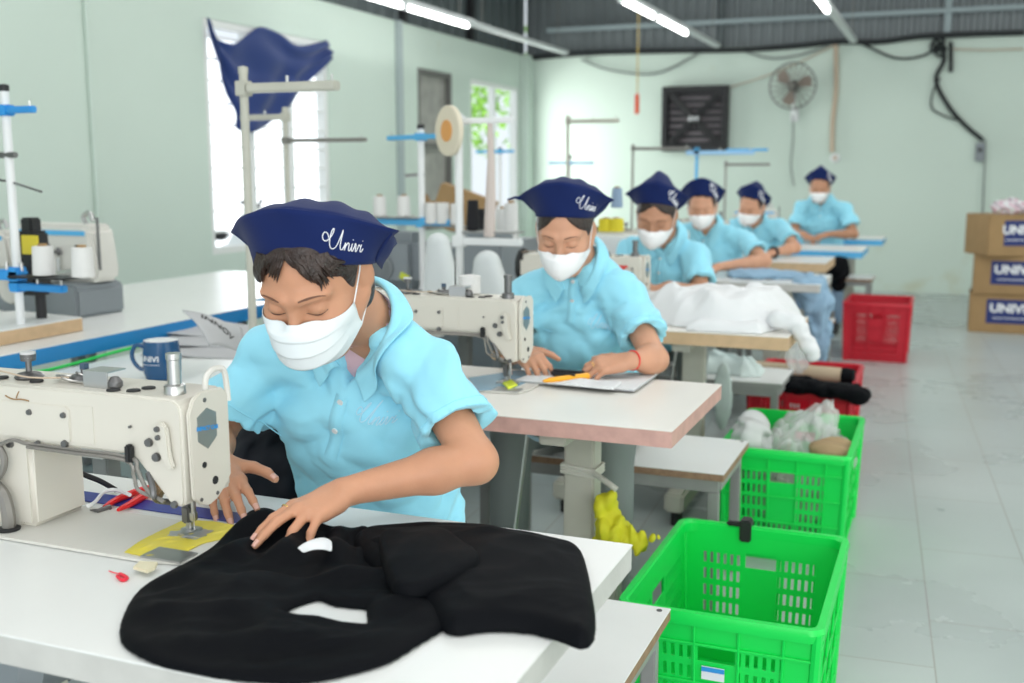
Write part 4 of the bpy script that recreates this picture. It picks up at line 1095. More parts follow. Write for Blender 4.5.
def person(cfg):
    g = cfg; vox = g['vox']; org = Vector(g['base'])
    root = thing('person', g['label'], 'person', g['base'], 0, 'seated workers in blue polo shirts')
    sk = g.get('skin', M_skin)
    pel, che, nek = map(lambda q: np.array(g[q], float), ('pelvis', 'chest', 'neck'))
    hc = np.array(g['head'], float); HR = np.array(rot_ypr(*g['hrot'])); hs = g.get('hs', 1.0)
    sh = [np.array(g['shR'], float), np.array(g['shL'], float)]; el = [np.array(g['elR'], float), np.array(g['elL'], float)]; wr = [np.array(g['wrR'], float), np.array(g['wrL'], float)]
    H = lambda x, y, z: hc + HR @ (np.array([x, y, z]) * hs)
    hw = lambda v: Vector(HR @ np.array(v, float))
    # ---- skull and face as its own field (used also to seat mask, hair, cap)
    def headsdf(S):
        S.el(H(0, .012, .040), np.array([.0745, .093, .083]) * hs, HR, .02)
        S.el(H(0, -.028, -.020), np.array([.062, .064, .080]) * hs, HR, .035)
        S.el(H(0, -.052, -.072), np.array([.040, .040, .040]) * hs, HR, .03)
        for s_ in (-1, 1):
            S.el(H(s_ * .040, -.056, -.018), np.array([.026, .030, .026]) * hs, HR, .02)
            S.rc(H(s_ * .062, .0, -.03), H(s_ * .030, -.05, -.085), .018 * hs, .016 * hs, .025)
            S.rc(H(s_ * .012, -.0905, .034), H(s_ * .048, -.070, .033), .0065 * hs, .006 * hs, .018)
            S.el(H(s_ * .031, -.094, .010), np.array([.017, .013, .012]) * hs, HR, .012, 's')
            S.el(H(s_ * .031, -.0735, .012), np.array([.0165, .0145, .0125]) * hs, HR, .004)
        S.rc(H(0, -.088, .022), H(0, -.108, -.018), .0075 * hs, .0105 * hs, .014)
        for s_ in (-1, 1): S.el(H(s_ * .0115, -.099, -.020), np.array([.0085, .009, .0075]) * hs, HR, .006)
        S.el(H(0, -.092, -.046), np.array([.021, .012, .0055]) * hs, HR, .006); S.el(H(0, -.090, -.058), np.array([.018, .012, .0065]) * hs, HR, .006)
        return S
    def ears(S):
        for s_ in (-1, 1):
            ER = HR @ np.array(Matrix.Rotation(s_ * -.35, 3, 'Z') @ Matrix.Rotation(.15, 3, 'X'))
            S.el(H(s_ * .0775, .012, .006), np.array([.0085, .019, .031]) * hs, ER, .006)
            S.el(H(s_ * .0875, .006, .010), np.array([.006, .010, .018]) * hs, ER, .006, 's')
            S.el(H(s_ * .0765, .002, -.022), np.array([.006, .009, .010]) * hs, ER, .005)
        return S
    HS = headsdf(Sdf())
    B = headsdf(Sdf()); tl = g.get('capt', .60); B.plane(H(0, .012 + .046 * math.sin(tl), g.get('capo', (0, .012, .046))[2] + .042 * math.cos(tl)), HR @ np.array([0, math.sin(tl), math.cos(tl)]), .03)
    # neck, torso
    nb = nek; B.rc(H(0, .028, -.045), nb + (H(0, .02, -.06) - nb) * .05, .054, .056, .03)
    up = (nek - che); up /= np.linalg.norm(up); xs = sh[1] - sh[0]; xs /= np.linalg.norm(xs); fr = np.cross(up, xs); fr /= np.linalg.norm(fr); xs = np.cross(fr, up)  # fr points backwards(+y)
    TR = np.stack([xs, fr, up], 1)
    if fr[1] < 0: TR = np.stack([xs, -fr, up], 1)
    BR = TR
    B.el(che, (.125, .085, .16), TR, .05); B.rc(pel, che, .10, .09, .05)
    for i in (0, 1):
        B.rc(nek - up * .035, sh[i] - up * .01, .038, .040, .03); B.rc(sh[i], el[i], .045, .036, .025)
        mid = el[i] * .68 + wr[i] * .32
        B.rc(el[i], mid, .0365, .037, .02); B.rc(mid, wr[i], .037, .0235, .02)
    ears(B)
    tipsets = []
    for i, key in enumerate(('handR', 'handL')):
        h = g[key]; SEGC.clear(); ts, kn = hand(B, wr[i], h['F'], h['N'], h.get('ts', -1 if i == 0 else 1), h['curls'], h['spread'], h['thumb'], h.get('sc', 1.0))
        tipsets.append((ts, kn)); SEG[id(root), i] = list(SEGC)
    allp = np.array([pel, che, nek, hc] + sh + el + wr + [np.array(t[0]) for ts, _ in tipsets for t in ts])
    lo, hi = allp.min(0) - .15, allp.max(0) + .15
    body = sdf_obj('body', B, lo, hi, vox, sk, root, org, smooth_it=1)
    if g.get('nails'):
        for ts, _ in tipsets: nails(body, ts, org)
    # ---- facial hair lines
    def onhead(x, z, off):
        q = hc + HR @ (np.array([x, -.2, z]) * hs); d = HR @ np.array([0, 1.0, 0])
        t = 0
        for _ in range(40):
            s_ = float(HS((q + d * t)[None])[0]); t += s_ * .9
            if abs(s_) < 2e-4: break
        n_ = HS.grad((q + d * t)[None])[0]
        return Vector(q + d * t + n_ * off) - org
    if g.get('faceline', True):
        for s_ in (-1, 1):
            P = [onhead(s_ * x, z, .0008) for x, z in ((.015, .0368), (.024, .0375), (.034, .0376), (.044, .0362), (.051, .0335))]
            MB().tube(catmull(P, 4), list(np.interp(range(17), (0, 5, 16), (.0012, .0020, .0004))), 6).build('eyebrow', M_brow, body)
            P = [onhead(s_ * x, z, .0003) for x, z in ((.0165, .0068), (.023, .0045), (.031, .0033), (.039, .0045), (.0475, .008))]
            MB().tube(catmull(P, 4), list(np.interp(range(17), (0, 8, 16), (.0005, .0012, .0006))), 6).build('eyelashes', M_lash, body)
    # ---- hair
    Hs = Sdf(); Hs.el(H(0, .016, .040), np.array([.0815, .098, .088]) * hs, HR, .02)
    Hs.el(H(0, .055, -.01), np.array([.070, .055, .060]) * hs, HR, .03)
    if g.get('nape', True): Hs.el(H(0, .045, -.055), np.array([.064, .040, .060]) * hs, HR, .03)
    hl = g.get('hairline', .075)
    def faceclear(P):   # opening for the face
        Q = (P - hc) @ HR / hs
        f = Q[:, 2] - (hl + .012 * np.cos(Q[:, 0] * 30) if not g.get('curtain') else hl + .010 - g.get('curt', .048) * (np.abs(Q[:, 0] - .002) / .062) ** 1.2)
        side = np.abs(Q[:, 0]) - .062
        ya = Q[:, 1] + .030 + .2 * np.clip(Q[:, 2], -.05, .05)
        inside = np.maximum(f, ya)          # in front and below the hairline
        return inside
    Hs.fn(faceclear, .012, 's')
    for s_ in (-1, 1): Hs.el(H(s_ * .079, .004, -.002), np.array([.014, .022, .036]) * hs, HR, .008, 's')
    hd = HR @ np.array([0, 0, 1.0]); Hs.plane(H(0, 0, -.095), -hd, .02)
    tl = g.get('capt', .60); Hs.plane(H(0, .012 + .05 * math.sin(tl), g.get('capo', (0, .012, .046))[2] + .045 * math.cos(tl)), HR @ np.array([0, math.sin(tl), math.cos(tl)]), .02)
    wav = crumple(9, .004, 95)
    Hs.disp = lambda P: wav(((P - hc) @ HR) * np.array([1.0, .25, .25]))
    hair = sdf_obj('hair', Hs, hc - .16, hc + .16, max(vox, .0035), M_hair, root, org, smooth_it=1)
    if g.get('bangs'):
        rr = random.Random(g.get('seed', 1)); lk = MB()
        part = g.get('part', .004)
        for k in range(g['bangs']):
            s_ = -1 if k % 2 else 1
            t = (k // 2) / (g['bangs'] / 2 - 1); L = rr.uniform(.85, 1.1)
            x0 = part + s_ * (.001 + .050 * t); x1 = part + s_ * (.020 + .050 * t) + rr.uniform(-.007, .007)
            z0 = .098 - .016 * t; zend = .068 - .034 * t ** 2 + .010 * math.sin(t * 7 + s_) + rr.uniform(-.007, .007) + g.get('bz', 0)
            pts = []
            for j in range(7):
                v = j / 6; x = x0 + (x1 - x0) * v ** 1.3; z = z0 + (zend - z0) * v ** .9
                pts.append(onhead(max(-.068, min(.068, x)), z, .0025 + .0035 * math.sin(v * PI) + rr.uniform(0, .0015)))
            w = rr.uniform(.0025, .0052)
            lk.tube(pts, [w, w * 1.15, w * 1.1, w, w * .8, w * .5, w * .12], 6)
        lk.build('fringe', M_hair, hair)
    # ---- cap
    make_cap(root, g, hc, HR, hs, org)
    # ---- mask
    make_mask(root, g, hc, HR, hs, org, HS)
    # ---- shirt
    Sh = Sdf(); fw = -TR[:, 1]; bk = TR[:, 1]; w_ = g.get('wide', 1.0)
    hipc = pel + V3(0, -.01, .02)
    Sh.el(che + bk * .0, np.array([.172 * w_, .120, .185]), TR, .05)
    mid = (pel + che) / 2
    Sh.rc(hipc + xs * .05, che + xs * .055 * w_ - up * .05, .125, .118, .05); Sh.rc(hipc - xs * .05, che - xs * .055 * w_ - up * .05, .125, .118, .05)
    for s_ in (-1, 1): Sh.el(che + fw * .06 + xs * s_ * .06 + up * .0, (.065, .06, .07), TR, .06)
    scut = []
    for i in (0, 1):
        Sh.rc(nek - up * .020, sh[i] - up * .010, .050, .050, .045)
        a = el[i] - sh[i]; L = np.linalg.norm(a); a /= L; e = sh[i] + a * L * g.get('sleeve', (.66, .66))[i]
        def slv(P, a0=sh[i], a=a, e=e):
            t = np.clip((P - a0) @ a, 0, None); ax_ = P - a0 - t[:, None] * a; r = np.linalg.norm(ax_, axis=1)
            LL = (e - a0) @ a
            return np.maximum(r - (.049 + .017 * np.clip(t / LL, 0, 1.2)), (P - e) @ a)
        Sh.fn(slv, .04)
        scut.append((e, a, i))
    # sleeve ends
    for e, a, i in scut:
        Sh.rc(e - a * .04, e + a * .05, .050, .060, .003, 's')
    # neck opening
    ndir = H(0, .028, -.05) - nek; ndir /= np.linalg.norm(ndir)
    Sh.rc(nek - ndir * .0, nek + ndir * .16, .060, .066, .008, 's')
    throat = nek + fw * .062 - up * .015
    vlen = g.get('vopen', .07)
    def vneck(P):
        Q = (P - throat) @ TR
        wd = (Q[:, 2] + vlen) * g.get('vw', .45)
        return np.maximum(np.maximum(np.abs(Q[:, 0]) - wd, -(Q[:, 2] + vlen)), Q[:, 1] - .02)
    Sh.fn(vneck, .006, 's')
    cr1 = crumple(g.get('seed', 1) + 20, .013, 15, 6); cr2 = crumple(g.get('seed', 1) + 40, .012, 34, 6)
    def disp(P):
        Q = (P - che) @ TR
        d = cr1(Q * np.array([1.0, .6, 1.1])) + cr2(Q * np.array([.8, .6, 1.2]))
        # pull folds from each armpit
        for i in (0, 1):
            ap = sh[i] - up * .07; v = P - ap; r = np.linalg.norm(v, axis=1) + 1e-6
            ang = np.arctan2((v @ up), (v @ xs))
            d += .006 * np.exp(-(r / .13) ** 2) * np.clip(r / .03, 0, 1) * np.sin(ang * 7 + r * 20 + i)
        # waist rolls
        zq = Q[:, 2]
        d += .006 * np.exp(-((zq + .24) / .09) ** 2) * np.sin(zq * 75 + 1.6 * np.sin(Q[:, 0] * 16))
        return d
    Sh.disp = disp
    lo = np.minimum(np.min(sh, 0), pel) - .22; hi = np.maximum(np.max(sh, 0), nek) + .2; lo[2] = pel[2] - .09
    for e, a, i in scut: lo = np.minimum(lo, e - .1); hi = np.maximum(hi, e + .1)
    Sh.plane(pel + V3(0, 0, g.get('hem', -.045)), (0, 0, -1), .01)
    shirt = sdf_obj('polo_shirt', Sh, lo, hi, g.get('svox', max(vox, .005)), M_shirt, root, org, smooth_it=1)
    sb = bvh_of(shirt)
    # hem bands on the sleeves
    for e, a, i in scut:
        ax = Vector(a); p0 = ax.orthogonal().normalized(); p1 = ax.cross(p0); pts = []
        for k in range(48):
            w = 2 * PI * k / 48; dn = p0 * math.cos(w) + p1 * math.sin(w); c_ = Vector(e) - ax * .012 - org
            h = sb.ray_cast(c_ + dn * .12, -dn, .12)
            pts.append((h[0] if h[0] is not None else c_ + dn * .07) + dn * .0004)
        if g.get('fine'):
            MB().tube(pts, .0013, 5, closed=True).build('sleeve_seam', M_shirt, shirt)
    # collar: stand plus folded leaf with two points
    def collar():
        n = 64; cx = Vector(nek); nd = Vector(ndir); X = Vector(xs); X = (X - nd * X.dot(nd)).normalized(); Yb = nd.cross(X)
        if Yb.dot(Vector(bk)) < 0: Yb = -Yb
        gap = g.get('cgap', .30); rows = 12; pts = []; R0 = g.get('cr', .066); hts = g.get('ch', .030)
        fv = Vector(fw); upv = Vector(up)
        for i in range(n + 1):
            t = i / n * 2 - 1; ang = t * (PI - gap * .5); at = abs(t)
            dirv = X * math.sin(ang) + Yb * math.cos(ang)
            fr_ = max(0.0, (at - .55) / .45)                      # 0..1 towards the front points
            base = cx + dirv * R0 + nd * (.012 - .020 * at ** 2) - upv * (g.get('cdrop', .034) * fr_ ** 1.6) + fv * (.012 * fr_) + X * math.copysign(g.get('copen', .010) * fr_, t)
            out = (dirv * (1 - .5 * fr_) + fv * .35 * fr_ + X * math.copysign(.55 * fr_, t)).normalized()
            fall = .046 - .004 * fr_ ** 2
            for j in range(rows):
                v = j / (rows - 1)
                if v < .3: q = base + nd * hts * (v / .3) * (1 - .45 * fr_) + dirv * .002
                else:
                    w = (v - .3) / .7
                    q = base + nd * hts * (1 - .45 * fr_) + out * (.003 + (.027 + .013 * fr_) * w ** .8) - (nd * .55 + upv * .45) * fall * w ** 1.3 + nd * .006 * math.sin(min(1, w * 2) * PI)
                pts.append(q)
        P = np.array(pts); jj = np.tile(np.arange(rows), n + 1); lim = np.where(jj >= 4, .004 + .0015 * (jj - 4), -.02)
        for _ in range(8):
            d = Sh(P); m_ = d < lim
            if m_.any(): P[m_] += Sh.grad(P[m_]) * np.clip((lim - d)[m_], 0, .01)[:, None]
        G = P.reshape(n + 1, rows, 3)
        for _ in range(14):
            G[1:-1, 4:] = .5 * G[1:-1, 4:] + .25 * (G[:-2, 4:] + G[2:, 4:])
        P = G.reshape(-1, 3)
        for _ in range(3):
            d = Sh(P); m_ = d < lim * .7
            if m_.any(): P[m_] += Sh.grad(P[m_]) * np.clip((lim * .7 - d)[m_], 0, .006)[:, None]
        fs = []
        for i in range(n):
            for j in range(rows - 1):
                a = i * rows + j; fs.append((a, a + 1, a + rows + 1, a + rows))
        o = MB().add([Vector(p) - org for p in P], fs).build('collar', M_shirt, shirt, angle=None)
        md = o.modifiers.new('t', 'SOLIDIFY'); md.thickness = .003; md.offset = 1
        ss = o.modifiers.new('s', 'SUBSURF'); ss.levels = 1; ss.render_levels = 1
    collar()
    # placket and buttons
    if g.get('placket', True):
        P = []; fwv = Vector(fw); c0 = throat - up * (vlen - .01)
        rows = []
        for j in range(14):
            q = Vector(c0 - up * (j * .0095)); row = []
            for x in (-.014, -.0135, .0135, .014):
                h = sb.ray_cast(q + Vector(xs) * x + fwv * .2 - org, -fwv, .4)
                hp = h[0] if h[0] is not None else q - org
                row.append(hp + fwv * (.0022 if abs(x) < .0138 else -.001))
            rows.append(row)
        vs = [p for r_ in rows for p in r_]; fs = [(a * 4 + b, a * 4 + b + 1, a * 4 + b + 5, a * 4 + b + 4) for a in range(13) for b in range(3)]
        MB().add(vs, fs).build('placket', M_shirt, shirt, angle=None)
        for j in (1, 7):
            c_ = (rows[j][1] + rows[j][2]) / 2
            MB().cyl(c_, c_ + fwv * .003, .006, n=14).build('button', M_white, shirt)
    if g.get('under'):
        U = Sdf(); U.el(throat - up * .055 - fw * .030, (.045, .022, .055), TR, .02); U.rc(nek, nek + ndir * .02, .058, .058, .02)
        U.rc(nek + ndir * .0, nek + ndir * .16, .0545, .060, .004, 's')
        sdf_obj('undershirt', U, nek - .16, nek + .12, .004, M_pink, root, org)
    # chest embroidery (wearer's left)
    ux = Vector(xs); uy = Vector(up)
    O = Vector(che + xs * g.get('lgx', .03) + up * g.get('lgz', .10) + fw * .1) - org
    if g.get('logo', True): script_on(shirt, sb, O, ux, uy, -Vector(fw), .034, g.get('lr', .0011), M_tonal, 'chest_embroidery')
    # ---- trousers and shoes
    L = Sdf(); kn = [np.array(g['knR'], float), np.array(g['knL'], float)]; an = [np.array(g['anR'], float), np.array(g['anL'], float)]
    L.el(pel, (.17, .13, .10), None, .03)
    for i in (0, 1):
        hp = pel + xs * (-.085 if i == 0 else .085)
        L.rc(hp, kn[i], .092, .066, .05); L.rc(kn[i], an[i], .066, .052, .03)
    L.plane(pel + V3(0, 0, .05), (0, 0, 1), .01)
    for i in (0, 1): pass
    L.disp = crumple(g.get('seed', 1) + 3, .008, 22)
    pts = np.array([pel] + kn + an); L.plane((0, 0, an[0][2] - .045), (0, 0, -1), .005)
    sdf_obj('trousers', L, pts.min(0) - .2, pts.max(0) + .2, .009, g.get('trousers', M_greytrouser), root, org)
    for i in (0, 1):
        F_ = Sdf(); a = an[i].copy(); a[2] = .045; d = V3(0, -1, 0)
        F_.rc(a + V3(0, .03, 0), a + d * .10 + V3(0, 0, -.008), .040, .036, .02); F_.rc(a + d * .1, a + d * .16 + V3(0, 0, -.012), .036, .028, .02); F_.rc(a, an[i], .036, .034, .02)
        F_.plane((0, 0, .002), (0, 0, -1), .003)
        sdf_obj('shoe', F_, a - V3(.08, .25, .06), a + V3(.08, .12, .12), .007, M_black, root, org)
    if g.get('ring'):
        i, f_ = g['ring']; p_, q_ = SEG[id(root), i][f_]; c_ = p_.lerp(q_, .35) - org; ax = (q_ - p_).normalized(); u_ = ax.orthogonal().normalized(); w_2 = ax.cross(u_)
        MB().tube([c_ + (u_ * math.cos(a) + w_2 * math.sin(a)) * .0095 for a in np.linspace(0, 2 * PI, 24, endpoint=False)], .0013, 6, closed=True).build('finger_ring', M_gold, body)
    if g.get('bracelet'):
        i, m_, r_, th_ = g['bracelet']; c_ = Vector(wr[i] + (el[i] - wr[i]) * .06) - org; ax = Vector(wr[i] - el[i]).normalized(); u_ = ax.orthogonal().normalized(); w_2 = ax.cross(u_)
        MB().tube([c_ + (u_ * math.cos(a) + w_2 * math.sin(a)) * r_ for a in np.linspace(0, 2 * PI, 30, endpoint=False)], th_, 7, closed=True).build('bracelet' if m_ is not M_black else 'wristband', m_, body)
    return root, body, shirt

def make_cap(root, g, hc, HR, hs, org):
    s = g.get('cap_s', 1.0); mode = g.get('cap', 'wide'); hs = hs * s
    wv = Vector
    def H(x, y, z):
        return Vector(hc + HR @ (np.array([x, y, z]) * hs)) - org
    tilt = g.get('capt', .60); cO = np.array(g.get('capo', (0, .012, .046))); ct, st_ = math.cos(tilt), math.sin(tilt)
    H0 = H
    def H(x, y, z): return H0(cO[0] + x, cO[1] + y * ct + z * st_, cO[2] - y * st_ + z * ct)
    W = g.get('capw', .135); hp = g.get('caph', .095)
    n = 40; mv = 10; vs = []; fs = []
    # front panel: from corner to corner, bottom edge hugging the brow, top edge flaring out
    def panel(u, v):
        ang = u * math.radians(100)
        bx, by, bz = g.get('capb', .0825) * math.sin(ang), .010 - .100 * math.cos(ang), .003 * math.cos(ang * 2)
        a2 = u * math.radians(88)
        topx = W * u * (1.04 - .04 * u * u); topy = .004 - .122 * (1 - abs(u) ** 1.7)
        topz = hp * (1 - g.get('cdip', .52) * abs(u) ** 1.8)
        x = bx + (topx - bx) * (v ** (1.0 + .55 * abs(u))); y = by + (topy - by) * (v ** 1.1); z = bz + (topz - bz) * v
        y += .004 * math.sin(u * 9 + v * 3) * v
        return x, y, z
    for i in range(n + 1):
        u = i / n * 2 - 1
        for j in range(mv + 1): vs.append(H(*panel(u, j / mv)))
    for i in range(n):
        for j in range(mv):
            a = i * (mv + 1) + j; fs.append((a, a + 1, a + mv + 2, a + mv + 1))
    front = MB().add(vs, fs)
    cap = front.build('cap', M_cap, root, angle=None)
    md = cap.modifiers.new('t', 'SOLIDIFY'); md.thickness = .002; md.offset = 0
    # crown cloth: from the panel's top edge over the head to the nape
    vs = []; fs = []; mv2 = 16; peak = g.get('peak', 0.0)
    for i in range(n + 1):
        u = i / n * 2 - 1; a = panel(u, .985)
        ang = u * math.radians(100)
        end = (.074 * math.sin(ang), .070 + .032 * math.cos(ang * .5), .020 - .015 * (1 - abs(u)))
        for j in range(mv2 + 1):
            v = j / mv2; th = v * PI / 2; sn, cs = math.sin(th), math.cos(th)
            x = a[0] + (end[0] - a[0]) * (sn ** 1.3); y = a[1] + (end[1] - a[1]) * sn; z = end[2] + (a[2] - end[2]) * cs
            bul = math.sin(2 * th) * (.026 + peak * math.exp(-(u / .4) ** 2)) * (1 - abs(u) ** 2.2)
            z += bul; y += .010 * math.sin(2 * th) * (1 - abs(u))
            z += .003 * math.sin(u * 17 + v * 8) * math.sin(v * PI)
            vs.append(H(x, y, z))
    for i in range(n):
        for j in range(mv2):
            a = i * (mv2 + 1) + j; fs.append((a, a + 1, a + mv2 + 2, a + mv2 + 1))
    cr = MB().add(vs, fs).build('crown', M_cap, cap, angle=None)
    md = cr.modifiers.new('t', 'SOLIDIFY'); md.thickness = .002
    # side gathers tucked behind the corners
    for s_ in (-1, 1):
        vs = []; fs = []
        for i in range(9):
            a_ = i / 8
            for j in range(9):
                b = j / 8
                p = panel(s_ * (1 - .04 * (1 - a_)), .92 - b * .85)
                x = p[0] * (1 - .16 * a_); y = p[1] + .06 * a_; z = p[2] - .016 * a_
                vs.append(H(x + s_ * .010 * math.sin(a_ * PI) * math.sin(b * PI), y, z))
        for i in range(8):
            for j in range(8):
                a = i * 9 + j; fs.append((a, a + 1, a + 10, a + 9))
        o = MB().add(vs, fs).build('side_fold', M_cap, cap, angle=None)
        md = o.modifiers.new('t', 'SOLIDIFY'); md.thickness = .003
    if g.get('tail'):
        c0 = H(*panel(-.97, .9)); MB().tube([c0, c0 + Vector((-.018, 0, .003)), c0 + Vector((-.042, .0, -.004))], [.006, .004, .002], 6).build('tie_end', M_capin, cap)
    # stitched seam along the lower edge
    if g.get('fine'):
        for v in (.04, .075):
            MB().tube([H(*[c + d for c, d in zip(panel(u, v), (0, -.0012, 0))]) for u in np.linspace(-.98, .98, 50)], .0007, 4).build('seam', M_capin, cap)
    # embroidery on the wearer's left of the panel
    bv = bvh_of(cap)
    c = panel(g.get('emu', .50), .50); e1 = panel(g.get('emu', .50) + .12, .50); e0 = panel(g.get('emu', .50) - .12, .50)
    ux = (H(*e1) - H(*e0)).normalized(); uz = (H(*panel(.5, .8)) - H(*panel(.5, .2))).normalized()
    rot = g.get('emrot', -.28); nn = ux.cross(uz).normalized()
    Rm = Matrix.Rotation(rot, 3, nn); ux2 = Rm @ ux; uz2 = Rm @ uz
    nn = ux.cross(uz).normalized()
    camd = (Vector((0, 0, 0)) - (H(*c) + org)).normalized()
    if nn.dot(HR @ np.array([0, -1.0, 0])) < 0: nn = -nn
    size = g.get('emsize', .038)
    O = H(*c) - ux2 * size * 1.15 - uz2 * size * .5
    script_on(cap, bv, O, ux2, uz2, -nn, size, g.get('er', .0011), M_thread)
    return cap

def make_mask(root, g, hc, HR, hs, org, HS):
    kind = g.get('mask', 'pointed'); n = 40; mv = 48; vs = []; fs = []
    def raw(u, v):
        th = u * math.radians(88)
        if kind == 'pleated':
            zt = .001 - .013 * abs(u) ** 1.5 + .005 * (1 - abs(u)) ** 2; zb = -.099 + .036 * abs(u) ** 1.7
            fy = -.113 - .012 * math.sin(v * PI) ** .9 + .030 * max(0, v - .72) / .28
            if v < .25: fy += .002
            z = zt + (zb - zt) * v; x = .066 * math.sin(th) * (1 - .06 * v); yb = -.030 + .012 * v
            y = yb + (fy - yb) * math.cos(th) ** .75
            y += -.0045 * ((v * 4.0) % 1.0) ** 1.5 * (1 - abs(u) ** 4) if .12 < v < .87 else 0
        else:
            zt = .002 - .030 * abs(u) ** 1.3; zb = -.103 + .062 * abs(u) ** 1.15
            ridge = (1 - abs(u)) ** 2 * .010
            fy = -.112 - .020 * math.sin(min(1, v * 1.05) * PI) ** .8 + .022 * max(0, v - .7) / .3
            z = zt + (zb - zt) * v; x = .067 * math.sin(th); yb = -.022
            y = yb + (fy - ridge - yb) * math.cos(th) ** 1.0
        return x, y, z
    for i in range(n + 1):
        for j in range(mv + 1):
            u = i / n * 2 - 1; v = j / mv
            p = raw(u, v); vs.append(hc + HR @ (np.array(p) * hs))
    P = np.array(vs)
    for _ in range(6):
        d = HS(P); lim = .0025
        m_ = d < lim; 
        if m_.any(): P[m_] += HS.grad(P[m_]) * (lim - d[m_])[:, None]
    Gm = P.reshape(n + 1, mv + 1, 3)
    for _ in range(3): Gm[1:-1] = .5 * Gm[1:-1] + .25 * (Gm[:-2] + Gm[2:])
    P = Gm.reshape(-1, 3)
    d = HS(P); m_ = d < .0012
    if m_.any(): P[m_] += HS.grad(P[m_]) * (.0012 - d[m_])[:, None]
    # hug the face along the rims
    uu = np.repeat(np.linspace(-1, 1, n + 1), mv + 1); vv = np.tile(np.linspace(0, 1, mv + 1), n + 1)
    rimw = np.clip(1 - np.minimum(np.minimum(vv, 1 - vv) * 7, (1 - np.abs(uu)) * 6), 0, 1)
    for _ in range(3):
        d = HS(P); P -= HS.grad(P) * (np.clip(d - .0025, 0, .012) * rimw * .6)[:, None]
    for i in range(n):
        for j in range(mv):
            a = i * (mv + 1) + j; fs.append((a, a + 1, a + mv + 2, a + mv + 1))
    Vv = [Vector(p) - org for p in P]
    o = MB().add(Vv, fs).build('face_mask', M_masksoft if kind == 'pleated' else M_mask, root, angle=None)
    md = o.modifiers.new('t', 'SOLIDIFY'); md.thickness = .0012; md.offset = 1
    if kind != 'pleated' and g.get('fine'):
        MB().tube([Vv[(n // 2) * (mv + 1) + j] + hwv(HR, (0, -.0008, 0)) for j in range(mv + 1)], .0007, 4).build('seam', M_mask, o)
    if g.get('loops', True):
        for s_ in (0, n):
            top = Vv[s_ * (mv + 1) + 2]; bot = Vv[s_ * (mv + 1) + mv - 3]; sg = -1 if s_ == 0 else 1
            ear = lambda y, z, x=.082: Vector(hc + HR @ (np.array([sg * x, y, z]) * hs)) - org
            Pp = catmull([top, ear(-.006, .020, .078), ear(.010, .034, .079), ear(.032, .018, .080), ear(.030, -.010, .079), ear(.008, -.034, .076), bot], 5)
            MB().tube(Pp, .0013, 5).build('ear_loop', M_mask, o)
    return o
def hwv(HR, v): return Vector(HR @ np.array(v, float))
RELAX = [(.25, .35, .2), (.28, .38, .2), (.3, .4, .22), (.32, .42, .24)]
CURL = [(.55, .55, .3), (.6, .6, .35), (.65, .6, .35), (.7, .6, .35)]
SPR = (.10, .02, -.06, -.14)
THB = ((.55, .75, .25), (.75, .5, .3), (.9, .2, .2))
# ------------------------------------------------------------------ first worker
P1 = dict(label='worker in the foreground with a pleated surgical mask, sewing black trousers', base=(-1.06, 1.96, 0), vox=.0032, svox=.0045, fine=True, nails=True,
    pelvis=(-1.07, 1.97, .56), chest=(-1.055, 1.86, .87), neck=(-.985, 1.735, 1.075), head=(-.972, 1.545, 1.168), hrot=(.15, .58, -.02), hs=1.09,
    shR=(-1.215, 1.775, .995), shL=(-.872, 1.735, 1.000), elR=(-1.315, 1.70, .835), elL=(-.735, 1.665, .850), wrR=(-1.205, 1.565, .828), wrL=(-.900, 1.500, .824),
    sleeve=(.66, .64), mask='pleated', hairline=.078, curtain=True, bangs=90, part=.0, cap='wide', capw=.138, caph=.083, capo=(0, .012, .026), cdip=.44, capb=.091, ring=(1, 0), emu=.54, emrot=-.02, er=.0008, emsize=.036, under=True, vopen=.11, vw=.36, seed=3, skin=M_skin,
    handR=dict(F=(.70, -.64, -.26), N=(.1, -.45, .85), curls=[(.05, .15, .1), (.08, .18, .12), (.12, .2, .15), (.15, .25, .2)], spread=(.08, .0, -.06, -.12), thumb=((.55, .75, .1), (.75, .5, .1), (.9, .3, .1)), ts=-1),
    handL=dict(F=(-.30, -.92, -.14), N=(.05, -.25, 1), curls=[(.15, .25, .12), (.12, .28, .12), (.35, .45, .3), (.45, .5, .35)], spread=(.0, -.03, -.20, -.42), thumb=((.75, .55, .35), (.9, .2, .35), (.95, .0, .3))),
    knR=(-1.20, 1.66, .56), knL=(-.90, 1.66, .56), anR=(-1.22, 1.60, .12), anL=(-.90, 1.60, .12), trousers=M_darktrouser)
def worker(label, head, shR, shL, elR, elL, wrR, wrL, **kw):
    h = Vector(head); n_ = Vector(kw.pop('neck', h + Vector((0, .15, -.095)))); c = Vector(kw.pop('chest', n_ + Vector((0, .10, -.205)))); p = Vector(kw.pop('pelvis', c + Vector((0, .12, -.31))))
    d = dict(label=label, base=(p.x, p.y, 0), head=tuple(h), neck=tuple(n_), chest=tuple(c), pelvis=tuple(p), shR=shR, shL=shL, elR=elR, elL=elL, wrR=wrR, wrL=wrL,
             knR=(p.x - .14, p.y - .36, .56), knL=(p.x + .16, p.y - .36, .56), anR=(p.x - .14, p.y - .40, .12), anL=(p.x + .18, p.y - .42, .12), hrot=(.12, .35, 0),
             handR=dict(F=(.4, -.6, -.15), N=(0, -.2, 1), curls=CURL, spread=SPR, thumb=THB, ts=-1), handL=dict(F=(-.6, -.5, -.15), N=(0, -.2, 1), curls=CURL, spread=SPR, thumb=THB),
             vox=.006, svox=.008, faceline=False, nails=False, under=False, bangs=0, mask='pointed', sleeve=(.64, .64), er=.0016, lr=.0016)
    d.update(kw); return d
